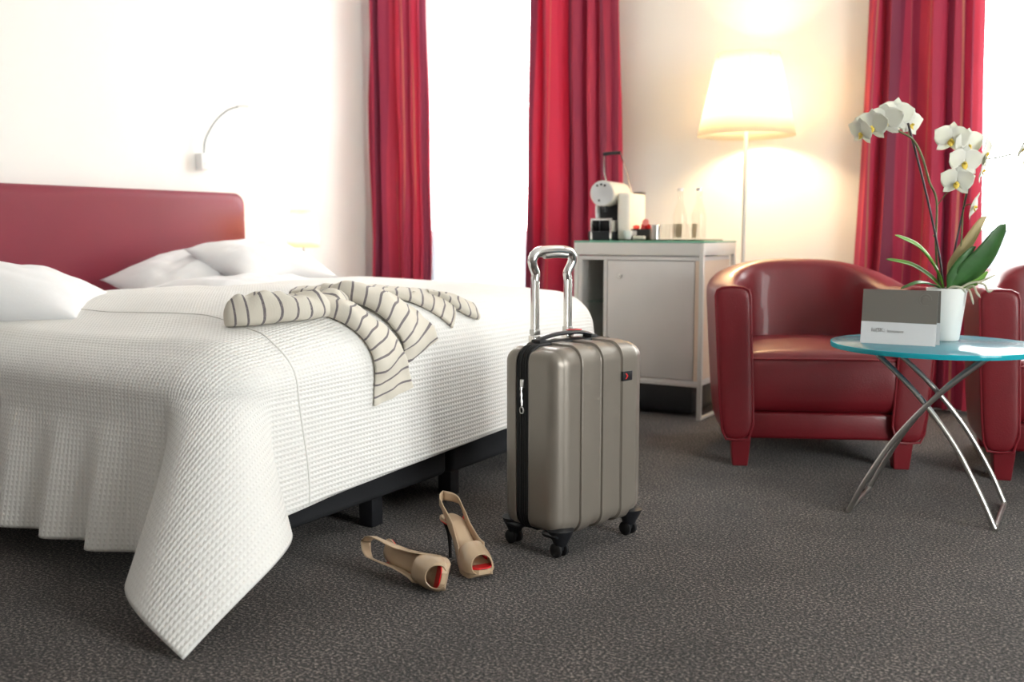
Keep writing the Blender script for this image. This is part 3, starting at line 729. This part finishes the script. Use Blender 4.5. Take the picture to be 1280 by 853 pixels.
MB().tube(spline([(-.045, hy-.014, .785), (0, hy-.017, .787), (.045, hy-.014, .785)], 20), .0085, 12).out('grip_pad', M_steel, sc)
# carry handle on top
ca = MB(); ca.tube(spline([(-.115, .030, top+.002), (-.095, .030, top+.010), (-.04, .030, top+.017), (.04, .030, top+.017), (.085, .030, top+.010), (.105, .030, top+.002)], 40), .013, 14, flat=.42, up=(0, 0, 1))
ca.out('carry_handle', M_blackp, sc)
for sx in (-.108, .098): MB().box(sx-.014, sx+.014, .014, .048, top-.004, top+.007, .003).out('handle_mount', M_rubber, sc)
tgm = MB().box(.045, .085, .050, .075, top+.018, top+.021, .001, M=Matrix.Translation((0, 0, 0)))
tg = tgm.out('luggage_tag', M_redp, sc); tg.rotation_euler = (0, 0, R(0))
MB().box(.055, .075, .056, .069, top+.021, top+.0215).out('tag_print', M_piping, tg)
MB().tube([(.05, .055, top+.019), (.035, .045, top+.012)], .0015, 6).out('tag_strap', M_redp, tg)
# black badge with red arrow mark
yb = -SHY
bd = MB().box(.068, .108, yb-.0025, yb+.004, .448, .474, .001).out('badge', M_blackp, sc)
ck = MB(); cxk, czk = .083, .461
ck.add([(cxk-.006, yb-.0032, czk+.008), (cxk-.001, yb-.0032, czk+.008), (cxk+.006, yb-.0032, czk), (cxk+.001, yb-.0032, czk)], [(0, 1, 2, 3)])
ck.add([(cxk-.006, yb-.0032, czk-.008), (cxk-.001, yb-.0032, czk-.008), (cxk+.006, yb-.0032, czk), (cxk+.001, yb-.0032, czk)], [(3, 2, 1, 0)])
solid(ck.out('badge_mark', M_redp, bd, smooth=False), .0005, 0)

# ================================================================ SHOES
def shoe(name, label, M, hand=1):
    """local: x heel->toe, z up, length .235, high heel"""
    t = thing(name, label, 'shoe', group='nude peep-toe slingback pair')
    L = .235; HZ = .108
    def cz(x):      # foot bed height
        k = x/L
        if k < .22: return HZ-.004*(k/.22)
        if k < .70: q = (k-.22)/.48; return .026+(HZ-.004-.026)*(1-smooth01(q*.97+.03*q))
        return .026+.004*((k-.70)/.30)**2
    def hwid(x):
        return spline_w(x/L)
    WP = [(0, .012), (.03, .022), (.10, .0265), (.2, .026), (.38, .023), (.55, .030), (.70, .0385), (.80, .0395), (.90, .034), (.95, .026), (.98, .018), (1.0, .008)]
    def spline_w(k):
        for (a, b), (c, d) in zip(WP[:-1], WP[1:]):
            if k <= c: q = (k-a)/(c-a); return b+(d-b)*q
        return WP[-1][1]
    def cyo(x): return hand*.006*math.sin(PI*x/L)
    def solesurf(k): x = k*L; return x, cz(x), spline_w(k), cyo(x)
    n = 46
    # sole + platform (nude), red underside
    def slab(top_off, bot, nm, m, wf=1.0, k0=0., k1=1.):
        V = []; 
        for i in range(n):
            k = k0+(k1-k0)*i/(n-1); x, z, wd, cy = solesurf(k); wd = max(.002, wd*wf); zb_ = bot(k, z)
            for a, zz in ((-1, z+top_off), (-.5, z+top_off-.001), (.5, z+top_off-.001), (1, z+top_off), (1, zb_), (.3, zb_), (-.3, zb_), (-1, zb_)): V.append((x, cy+a*wd, zz))
        Fc = grid_faces(n, 8, True)+[tuple(range(7, -1, -1)), tuple(range((n-1)*8, n*8))]
        return mesh(nm, V, Fc, m, t, angle=50)
    def botk(k, z):
        if k > .52: return max(.003, z-.0245*smooth01((k-.45)/.2))+(.010*smooth01((k-.90)/.1))
        return z-.006-.010*smooth01((k-.35)/.2)
    slab(0, lambda k, z: botk(k, z)+.002, 'platform', M_patent, .985, .0, .99)
    slab(0, lambda k, z: 0, 'sole', M_redsole) if False else None
    def under(k, z): return botk(k, z)-.001
    V = []
    for i in range(n):
        k = .0+.60*i/(n-1); x, z, wd, cy = solesurf(k); zb_ = botk(k, z)
        for a, dz in ((-1, .0035), (1, .0035), (1.0, -.001), (-1.0, -.001)): V.append((x, cy+a*(wd-.0012), zb_+dz))
    mesh('sole', V, grid_faces(n, 4, True)+[(3, 2, 1, 0), (n*4-4, n*4-3, n*4-2, n*4-1)], M_redsole, t, angle=50)
    # insole
    V = []
    for i in range(n):
        k = .01+.82*i/(n-1); x, z, wd, cy = solesurf(k)
        for a in (-.9, -.45, 0, .45, .9): V.append((x, cy+a*wd, z+.0012+.0006*abs(a)))
    solid(mesh('insole', V, grid_faces(n, 5), M_insole, t, angle=180), .001, 1)
    V = []
    for i in range(16):
        k = .82+.165*i/15; x, z, wd, cy = solesurf(k)
        for a in (-.92, -.45, 0, .45, .92): V.append((x, cy+a*wd, z+.0015))
    solid(mesh('toe_lining', V, grid_faces(16, 5), M_redsole, t, angle=180), .0025, 0)
    # red line along the rim of the insole
    for s_ in (-1, 1):
        V = []
        for i in range(30):
            k = .2+.5*i/29; x, z, wd, cy = solesurf(k); wd *= .93
            for h in (.0015, .0085): V.append((x, cy+s_*(wd+h*.25), z+h))
        solid(mesh('inner_trim', V, grid_faces(30, 2), M_redsole, t, angle=180), .0008, 0)
    # stiletto heel
    x0 = .020; hp = spline([(x0+.002, 0, HZ-.004), (x0+.000, 0, HZ-.022), (x0+.004, 0, HZ-.045), (x0+.008, 0, .03), (x0+.010, 0, .0)], 20)
    hr = spline([(.021,), (.013,), (.0068,), (.0045,), (.0042,)], 20)
    MB().tube(hp, [r[0] for r in hr], 16).out('heel', M_dark, t)
    # vamp: closed over the toes, open at the tip
    ni, nj = 26, 24; V = []
    for i in range(ni):
        q = i/(ni-1)
        for j in range(nj):
            a = PI*j/(nj-1); c = math.cos(a); up = math.sin(a)
            # throat cuts back in the middle, peep opening cuts back at the tip
            k0 = .56+.10*up**.7; k1 = .982-.085*up**.6
            k = k0+(k1-k0)*q; x, z, wd, cy = solesurf(k)
            H = .050*(1-.45*smooth01((k-.66)/.36)); e = .72+.25*q
            cc = math.copysign(abs(c)**e, c); uu = up**e
            V.append((x+.0*q, cy+cc*(wd+.0018), z-.010*(1-uu)+uu*H))
    o = mesh('vamp', V, grid_faces(ni, nj), M_patent, t, angle=180); solid(o, .0022, 0); subsurf(o, 1)
    # rims (throat, toe opening)
    for j0 in (0, (ni-1)*nj): MB().tube([V[j0+j] for j in range(nj)], .0015, 6).out('rim', M_patent, t)
    # side straps running back to the heel
    for s_ in (-1, 1):
        W = []; nk = 40
        for i in range(nk):
            q = i/(nk-1); k = .64*(1-q)-.02*q
            kk = max(k, .0); x, z, wd, cy = solesurf(kk); x = k*L
            topz = z+.040-.012*math.sin(PI*min(1, q*1.3))+.020*smooth01((q-.55)/.45)
            botz = z-.008+(.042)*smooth01((q-.42)/.40)
            wv = (wd+.002)*(1-.06*q)
            if q > .80: u = (q-.80)/.20; wv *= math.sqrt(max(0, 1-u*u)) if u < 1 else 0; x = x-.012*u*u
            for h in range(5):
                zz = botz+(topz-botz)*h/4; W.append((x, cy*(1-q)+s_*wv*(1-.05*h/4), zz))
        o = mesh('slingback_strap', W, grid_faces(nk, 5), M_patent, t, angle=180); solid(o, .0022, 0)
    t.matrix_world = M; t.location = M.to_translation(); t.rotation_euler = M.to_euler()
    return t
def frame(o, xdir, zdir):
    x = Vector(xdir).normalized(); z = Vector(zdir); z = (z-x*z.dot(x)).normalized(); y = z.cross(x)
    return Matrix.Translation(o) @ Matrix((x, y, z)).transposed().to_4x4()
shoe('high_heel_shoe', 'nude high heel standing upright with a slim dark heel, pointing to the camera', frame((-1.4615, 2.112, .0), (.85, -.53, .0), (0, 0, 1)), 1)
shoe('high_heel_shoe', 'nude high heel lying on its side with its opening towards the camera', frame((-1.455, 2.012, .040), (.78, -.62, .0), (-.55, -.80, .22)), -1)

# ================================================================ ARMCHAIRS
def armchair(label, loc, rz):
    t = thing('armchair', label, 'armchair', loc, rz, 'red leather tub armchairs')
    # plan path of the U shell, front-left -> back -> front-right (centre line)
    W, D = .318, .62
    path = []
    for k in range(12): path.append((-W, .0+(D-.30)*k/12))
    for k in range(25):
        a = PI-PI*k/24; c, s_ = math.cos(a), math.sin(a)
        path.append((W*math.copysign(abs(c)**.62, c), (D-.30)+.30*abs(s_)**.75))
    for k in range(12): path.append((W, (D-.30)*(11-k)/12))
    n = len(path); prof = []
    # cross-section: (offset outwards, height fraction)
    th = .062
    sec = [(-th, .10), (-th, .2), (-th, .4), (-th, .6), (-th, .8), (-th, .94), (-th*.90, .978), (-th*.6, .996), (0, 1.0), (th*.6, .996), (th*.90, .978), (th, .94), (th*.98, .8), (th*.96, .6), (th*.93, .4), (th*.88, .2), (th*.80, .05), (th*.6, -.005), (0, -.01), (-th*.7, -.005)]
    V = []; ns_ = len(sec)
    for i, (px, py) in enumerate(path):
        a = path[max(0, i-1)]; b = path[min(n-1, i+1)]; d = Vector((b[0]-a[0], b[1]-a[1])).normalized(); nx, ny = -d.y, d.x
        q = i/(n-1); back = math.exp(-((q-.5)/.17)**2)
        Hh = .655+.085*back-.018*math.exp(-((abs(q-.5)-.24)/.07)**2)
        lean = .10*back
        for o_, hf in sec:
            z = .105+(Hh-.105)*hf
            flare = .030*(z/.65)
            wob = 1+.18*back*(hf > .3 and o_ < 0)
            V.append((px+nx*(o_*wob+flare-.02), py+ny*(o_*wob+flare-.02)+lean*max(0, z-.35), z))
    Fc = grid_faces(n, ns_, True)
    # padded front ends
    for e, base in ((0, 0), (1, (n-1)*ns_)):
        ring = [Vector(V[base+k]) for k in range(ns_)]; c = sum(ring, Vector())/ns_; prev = list(range(base, base+ns_))
        for sc_, dy in ((.985, -.008), (.90, -.013), (.6, -.015)):
            new = []
            for p in ring: v = c+(p-c)*Vector((sc_, 1, 1)).x if False else Vector((c.x+(p.x-c.x)*sc_, p.y+dy, c.z+(p.z-c.z)*(1-(1-sc_)*.35))); new.append(len(V)); V.append(tuple(v))
            for k in range(ns_):
                q_ = (prev[k], prev[(k+1) % ns_], new[(k+1) % ns_], new[k]); Fc.append(q_ if e else q_[::-1])
            prev = new
        Fc.append(tuple(prev) if e else tuple(prev[::-1]))
    bm = bmesh.new(); vv = [bm.verts.new(v) for v in V]
    for f in Fc: bm.faces.new([vv[i] for i in f])
    bmesh.ops.recalc_face_normals(bm, faces=bm.faces); me = bpy.data.meshes.new('shell'); bm.to_mesh(me); bm.free(); me.materials.append(M_leather)
    for p in me.polygons: p.use_smooth = True
    sh = bpy.data.objects.new('shell', me); C.objects.link(sh); sh.parent = t; subsurf(sh, 1)
    for base in (0, (n-1)*ns_):
        ring = [Vector(V[base+k])+Vector((0, -.006, 0)) for k in range(ns_)]
        c = sum(ring, Vector())/ns_; ring = [c+(p-c)*1.0 for p in ring]
        MB().tube(ring+[ring[0]], .0042, 8, False).out('piping', M_piping, t)
    # seat cushion: crowned rounded box
    def cushion(x0, x1, y0, y1, z0, z1, crown, r, name, m, nx=34, ny=30, nz=8):
        v, f = rbox((x1-x0)/2, (y1-y0)/2, (z1-z0)/2, r, nx, ny, nz); o = []
        for p in v:
            a, b = p.x/((x1-x0)/2), p.y/((y1-y0)/2); h = (p.z/((z1-z0)/2)+1)/2
            o.append(Vector((p.x*(1+.012*math.sin(h*PI)), p.y-(.012*math.sin(h*PI) if b < -.8 else 0), p.z+crown*h*max(0, 1-a*a)**.6*max(0, 1-b*b)**.5+noise.noise(p*9)*.003*h))+Vector(((x0+x1)/2, (y0+y1)/2, (z0+z1)/2)))
        return mesh(name, o, f, m, t, angle=180)
    cushion(-.272, .272, .005, .60, .200, .412, .030, .030, 'seat_cushion', M_leather)
    q = .272; pz = .398
    rp = spline([(-q+.002, .35, pz), (-q, .06, pz), (-q+.012, .012, pz), (-q+.04, .002, pz-.002), (0, -.003, pz+.0), (q-.04, .002, pz-.002), (q-.012, .012, pz), (q, .06, pz), (q-.002, .35, pz)], 70)
    MB().tube(rp, .004, 8).out('cushion_piping', M_piping, t)
    MB().box(-.262, .262, .018, .50, .10, .200, .014, 3).out('front_rail', M_leather, t)
    MB().box(-.262, .262, .10, .58, .095, .14, .01).out('underside', M_blackp, t)
    for sx, sy in ((-.285, .035), (.285, .035), (-.25, .60), (.25, .60)):
        fv = MB(); a, b = .036, .027
        fv.add([(sx-a, sy-a, .108), (sx+a, sy-a, .108), (sx+a, sy+a, .108), (sx-a, sy+a, .108), (sx-b, sy-b, 0), (sx+b, sy-b, 0), (sx+b, sy+b, 0), (sx-b, sy+b, 0)],
               [(0, 1, 2, 3), (7, 6, 5, 4), (0, 4, 5, 1), (1, 5, 6, 2), (2, 6, 7, 3), (3, 7, 4, 0)])
        o = fv.out('leg', M_leather, t, smooth=False); md = o.modifiers.new('soft', 'BEVEL'); md.width = .004; md.segments = 2
    return t
armchair('red leather tub armchair in front of the floor lamp, fully in view', (-.845, 3.60, 0), R(24.8))
armchair('red leather tub armchair at the right edge behind the orchid pot', (.015, 3.80, 0), R(14))

# ================================================================ GLASS SIDE TABLE
TX, TY, TT = -.43, 3.225, .515
tb = thing('side_table', 'round turquoise glass side table on crossed curved steel legs', 'table', (TX, TY, 0))
MB().lathe([(0, TT-.015), (.298, TT-.015), (.301, TT-.010), (.302, TT-.006), (.301, TT-.002), (.298, TT), (0, TT)], 96).out('glass_top', M_tglass, tb)
MB().lathe([(.3018, TT-.0145), (.3028, TT-.006), (.3018, TT-.0005)], 96).out('glass_edge', M_tedge, tb)
def legs(side, yy0, yy1, ztop):
    # from the floor bar at x = side*.20 up to x = -side*.13 under the glass
    for y in (yy0, yy1):
        pts = spline([(side*.200, y, .008), (side*.150, y, .115), (side*.075, y*.9+0, .245), (-side*.03, y*.8, .375), (-side*.155, y*.72, ztop)], 40)
        MB().tube(pts, .0085, 12, flat=.75).out('leg', M_steel, tb)
    MB().tube([(side*.200, yy0, .0075), (side*.200, yy1, .0075)], .0075, 10).out('floor_bar', M_steel, tb)
    MB().tube([(-side*.155, yy0*.72, ztop), (-side*.155, yy1*.72, ztop)], .0075, 10).out('top_bar', M_steel, tb)
legs(-1, -.165, .145, TT-.023); legs(1, -.145, .165, TT-.023)
for x, y in ((-.155, .10), (-.155, -.10), (.155, .10), (.155, -.10)):
    MB().cyl((x, y, TT-.028), (x, y, TT-.015), .016).out('glass_mount', M_chrome, tb)

# ---------------------------------------------------------------- folded card
cdo = thing('folded_card', 'folded card on the glass table, taupe above and white below with grey print', 'card', (-.523, 3.128, TT), R(1))
CW, CHh = .212, .162
def cardleaf(y, x0, x1, nm, yt):
    t_ = .0012
    up_ = MB().add([(x0, y, 0), (x1, y, 0), (x1, y+yt, CHh), (x0, y+yt, CHh), (x0, y+t_, 0), (x1, y+t_, 0), (x1, y+yt+t_, CHh), (x0, y+yt+t_, CHh)],
                   [(0, 1, 2, 3), (5, 4, 7, 6), (0, 4, 5, 1), (3, 2, 6, 7), (1, 5, 6, 2), (0, 3, 7, 4)])
    return up_.out(nm, M_card, cdo, smooth=False)
front = cardleaf(0, -CW/2, CW/2, 'front_leaf', .022); cardleaf(.050, -CW/2+.006, CW/2+.006, 'back_leaf', -.022)
zs = .066; sl = .022/CHh
MB().add([(-CW/2, zs*sl-.0006, zs), (CW/2, zs*sl-.0006, zs-.002), (CW/2, CHh*sl-.0006, CHh+.0005), (-CW/2, CHh*sl-.0006, CHh+.0005), (CW/2, CHh*sl+.003, CHh+.0005), (-CW/2, CHh*sl+.003, CHh+.0005)], [(0, 1, 2, 3), (3, 2, 4, 5)]).out('taupe_band', M_taupe, front, smooth=False)
MB().add([(CW/2-.003, .050-.0006-zs*sl, zs), (CW/2+.006, .050-.0006-zs*sl, zs), (CW/2+.006, .050-.0006-CHh*sl, CHh), (CW/2-.003, .050-.0006-CHh*sl, CHh)], [(0, 1, 2, 3)]).out('taupe_band', M_taupe, front, smooth=False)
em = MB().tube([(.072+.017*math.cos(2*PI*k/28), (.135+.017*math.sin(2*PI*k/28))*sl-.001, .135+.017*math.sin(2*PI*k/28)) for k in range(24)], .0008, 6, False)
em.tube([(.072+.009*math.cos(2*PI*k/20), (.135+.009*math.sin(2*PI*k/20))*sl-.001, .135+.009*math.sin(2*PI*k/20)) for k in range(13)], .0006, 6, False)
em.out('embossed_emblem', M_taupe2, front)
def text(body, size, loc, rot, m, parent, name):
    cu = bpy.data.curves.new(name, 'FONT'); cu.body = body; cu.size = size; cu.extrude = .0001; cu.materials.append(m)
    o = bpy.data.objects.new(name, cu); C.objects.link(o); dg = bpy.context.evaluated_depsgraph_get(); me = bpy.data.meshes.new_from_object(o.evaluated_get(dg))
    bpy.data.objects.remove(o); o = bpy.data.objects.new(name, me); C.objects.link(o); o.parent = parent; o.location = loc; o.rotation_euler = rot; return o
text('lu(SK:', .0165, (-CW/2+.030, .038*sl-.0012, .036), (PI/2-math.atan(sl), 0, 0), M_print, front, 'print_line')
text('lessonwe', .0125, (-CW/2+.076, .035*sl-.0012, .035), (PI/2-math.atan(sl), 0, 0), M_print, front, 'print_line')

# ================================================================ ORCHID
orc = thing('orchid', 'white orchid in a tapered white pot on the glass table', 'orchid', (-.420, 3.345, TT), YAW)
MB().lathe([(0, 0), (.039, 0), (.042, .003), (.0595, .158), (.060, .162), (.0565, .162), (.0545, .150), (0, .148)], 56).out('pot', M_pot, orc)
MB().lathe([(0, .146), (.053, .150), (.045, .157), (.02, .162), (0, .163)], 24).out('bark', M_bark, orc)
def leaf(pts, w_, m, roll, name='leaf', mback=None, fold=.35):
    n = 34; P = spline(pts, n); nw = 9; V = []
    for i, p in enumerate(P):
        q = i/(n-1); wd = w_*(math.sin(PI*min(1, (q*.84+.12)))**.55)*(.35+.65*min(1, q*3))
        if q > .93: wd *= max(.10, math.sqrt(max(0, 1-((q-.93)/.07)**2)))
        a = Vector(P[max(0, i-1)]); b = Vector(P[min(n-1, i+1)]); d = (b-a).normalized()
        sd = d.cross(Vector((0, 0, 1))).normalized() if abs(d.z) < .98 else Vector((1, 0, 0))
        up = sd.cross(d); sd2 = sd*math.cos(roll)+up*math.sin(roll); up2 = up*math.cos(roll)-sd*math.sin(roll)
        for k in range(nw):
            u = -1+2*k/(nw-1); V.append(Vector(p)+sd2*u*wd+up2*abs(u)**1.3*wd*fold)
    o = mesh(name, V, grid_faces(n, nw), m, orc, angle=180); solid(o, .0018, 0); return o
K = 1/400.0
leaf([(-.01, 0, .155), (-.04, -.01, .215), (-.10, -.02, .285), (-.180, -.03, .325)], .019, M_leaf2, .55)
leaf([(-.01, .0, .155), (-.05, .01, .195), (-.11, .015, .232), (-.185, .02, .250)], .014, M_leaf2, .5)
leaf([(-.02, -.01, .158), (-.06, -.03, .172), (-.11, -.05, .178), (-.165, -.055, .162)], .014, M_leaf, .2)
leaf([(.005, .0, .155), (.035, .01, .22), (.085, .02, .30), (.128, .03, .385)], .030, M_leafback, 1.2, fold=.7)
leaf([(.000, -.015, .155), (.015, -.02, .19), (.045, -.025, .245), (.075, -.02, .29)], .026, M_leaf, 1.0, fold=.5)
leaf([(.01, -.01, .155), (.055, -.02, .20), (.110, -.03, .27), (.155, -.035, .36)], .044, M_leaf, 1.05, fold=.22)
leaf([(.02, -.02, .155), (.05, -.03, .165), (.085, -.035, .185), (.105, -.04, .215)], .014, M_leaf2, .9)
rt = MB()
for P in ([(.03, -.03, .16), (.045, -.05, .158), (.05, -.062, .135), (.055, -.064, .115)], [(.04, -.02, .16), (.06, -.045, .17), (.068, -.055, .15), (.078, -.06, .135)],
          [(.02, -.03, .158), (.05, -.04, .178), (.085, -.045, .185), (.125, -.05, .205)], [(.07, -.05, .18), (.09, -.055, .175), (.10, -.06, .155), (.115, -.06, .158)],
          [(-.02, -.04, .155), (-.005, -.05, .168), (.02, -.055, .165), (.035, -.05, .15)]):
    rt.tube(spline(P, 16), [.0035]*13+[.003, .002, .001], 8)
rt.out('root', M_root, orc)
def PX(x, y, d=0): return ((x-1188)*K, d, (426-y)*K)
def stick(pts, r, m, name): return MB().tube(spline(pts, 60), r, 10).out(name, m, orc)
stick([PX(1184, 362), PX(1176, 318), PX(1157, 245), PX(1131, 160)], .0034, M_stick, 'support_stick')
s1 = stick([PX(1180, 362, .01), PX(1174, 310, .012), PX(1172, 255, .01), PX(1160, 230, .0), PX(1148, 200, -.01), PX(1136, 180, -.01), PX(1120, 172, -.02), PX(1108, 167, -.03)], .0034, M_stem, 'flower_stem')
MB().lathe([(0, -.006), (.005, -.003), (.005, .004), (0, .007)], 12, PX(1108, 167, -.03)).out('bud', M_stem, orc)
stick([PX(1192, 362, .02), PX(1203, 300, .03), PX(1214, 235, .03)], .003, M_stick, 'support_stick')
stick([PX(1196, 362, .02), PX(1206, 310, .02), PX(1209, 265, .03), PX(1216, 225, .03), PX(1230, 205, .03), PX(1246, 201, .02), PX(1262, 197, .01)], .0026, M_stem, 'flower_stem')
for a, b in ((PX(1160, 232, 0), PX(1158, 224, 0)), (PX(1174, 300, .01), PX(1170, 296, .01))): MB().tube([a, b], .003, 8).out('node', M_stem, orc)
def petal(L, W, m, cup=.25, seed=0, tip=.6, nu=9, nv=9):
    V = []
    for i in range(nu):
        q = i/(nu-1)
        for j in range(nv):
            u = -1+2*j/(nv-1)
            wd = W*(math.sin(PI*min(1, q**tip*.97+.02))**.6)*.5+.0008
            V.append((u*wd, q*L*(1-.06*u*u*(q > .8)), cup*L*(q*q)*.5-cup*.5*wd*u*u+noise.noise(Vector((u*2+seed, q*3, 1)))*.0022*q))
    return V, grid_faces(nu, nv)
def flower(px, py, d, ax, az, roll, size, idx):
    """one bloom: faces -y rotated by az about z and ax about x"""
    root = MB()
    M = Matrix.Translation(PX(px, py, d)) @ Matrix.Rotation(az, 4, 'Z') @ Matrix.Rotation(ax, 4, 'X') @ Matrix.Rotation(roll, 4, 'Y') @ Matrix.Rotation(PI/2, 4, 'X')
    Lp = size*.60
    # three sepals behind, two broad petals before
    for ang, L, W, z, cu in ((0, 1.05, .72, -.002, .12), (R(132), .98, .62, -.002, .15), (R(-132), .98, .62, -.002, .15), (R(64), 1.12, 1.32, .001, .22), (R(-64), 1.12, 1.32, .001, .22)):
        v, f = petal(L*Lp, W*Lp, M_petal, cu, idx*3.1+ang)
        root.add([M @ (Matrix.Rotation(ang, 4, 'Z') @ Vector(p)+Vector((0, 0, z))) for p in v], f)
    o = root.out('flower', M_petal, orc, angle=180); solid(o, .0006, 0)
    lp = MB(); 
    v, f = petal(Lp*.42, Lp*.34, None, .8, idx, .8, 6, 5); lp.add([M @ (Matrix.Rotation(PI, 4, 'Z') @ Vector(p)+Vector((0, 0, .006))) for p in v], f)
    lp.lathe([(0, 0), (Lp*.10, .002), (Lp*.07, .007), (0, .009)], 10); k = len(lp.V)-40
    lp.V[k:] = [M @ (p+Vector((0, -.002, .004))) for p in lp.V[k:]]
    l = lp.out('lip', M_lip, o, angle=180); solid(l, .0006, 0)
    return o
FL = [(1072, 172, -.02, .35, -1.15, .2, .075), (1083, 165, -.03, .3, -.75, .1, .085), (1097, 160, -.04, .25, -.45, 0, .088), (1110, 153, -.03, .2, -.1, .1, .088), (1124, 158, .01, .1, .35, -.1, .080), (1138, 160, .02, .15, .55, .1, .072),
      (1183, 180, -.01, .1, -.35, .1, .085), (1204, 187, -.01, .1, .25, -.1, .084), (1197, 208, -.03, .15, -.05, .05, .084), (1187, 232, -.04, .15, -.45, .1, .080),
      (1229, 196, .01, .1, .95, 0, .090), (1226, 216, .01, .2, 1.1, .2, .084), (1216, 260, .0, .3, 1.0, .6, .075), (1272, 190, .0, .4, 1.0, .1, .078), (1284, 200, .0, .4, .6, .1, .075)]
for i, f in enumerate(FL):
    flower(*f[:7], i)
for a, b in ((PX(1174, 258, .01), PX(1189, 234, -.03)), (PX(1209, 262, .03), PX(1215, 258, .0)), (PX(1214, 232, .03), PX(1200, 210, -.02)), (PX(1216, 225, .03), PX(1206, 190, 0)), (PX(1228, 206, .03), PX(1229, 200, .015)),
             (PX(1206, 245, .02), PX(1190, 234, -.03)), (PX(1130, 176, -.01), PX(1138, 162, .02)), (PX(1112, 168, -.02), PX(1097, 162, -.035)), (PX(1110, 168, -.03), PX(1084, 167, -.025))):
    MB().tube(spline([a, ((a[0]+b[0])/2, (a[1]+b[1])/2+.004, (a[2]+b[2])/2+.004), b], 10), .0015, 6).out('flower_stalk', M_stem, orc)
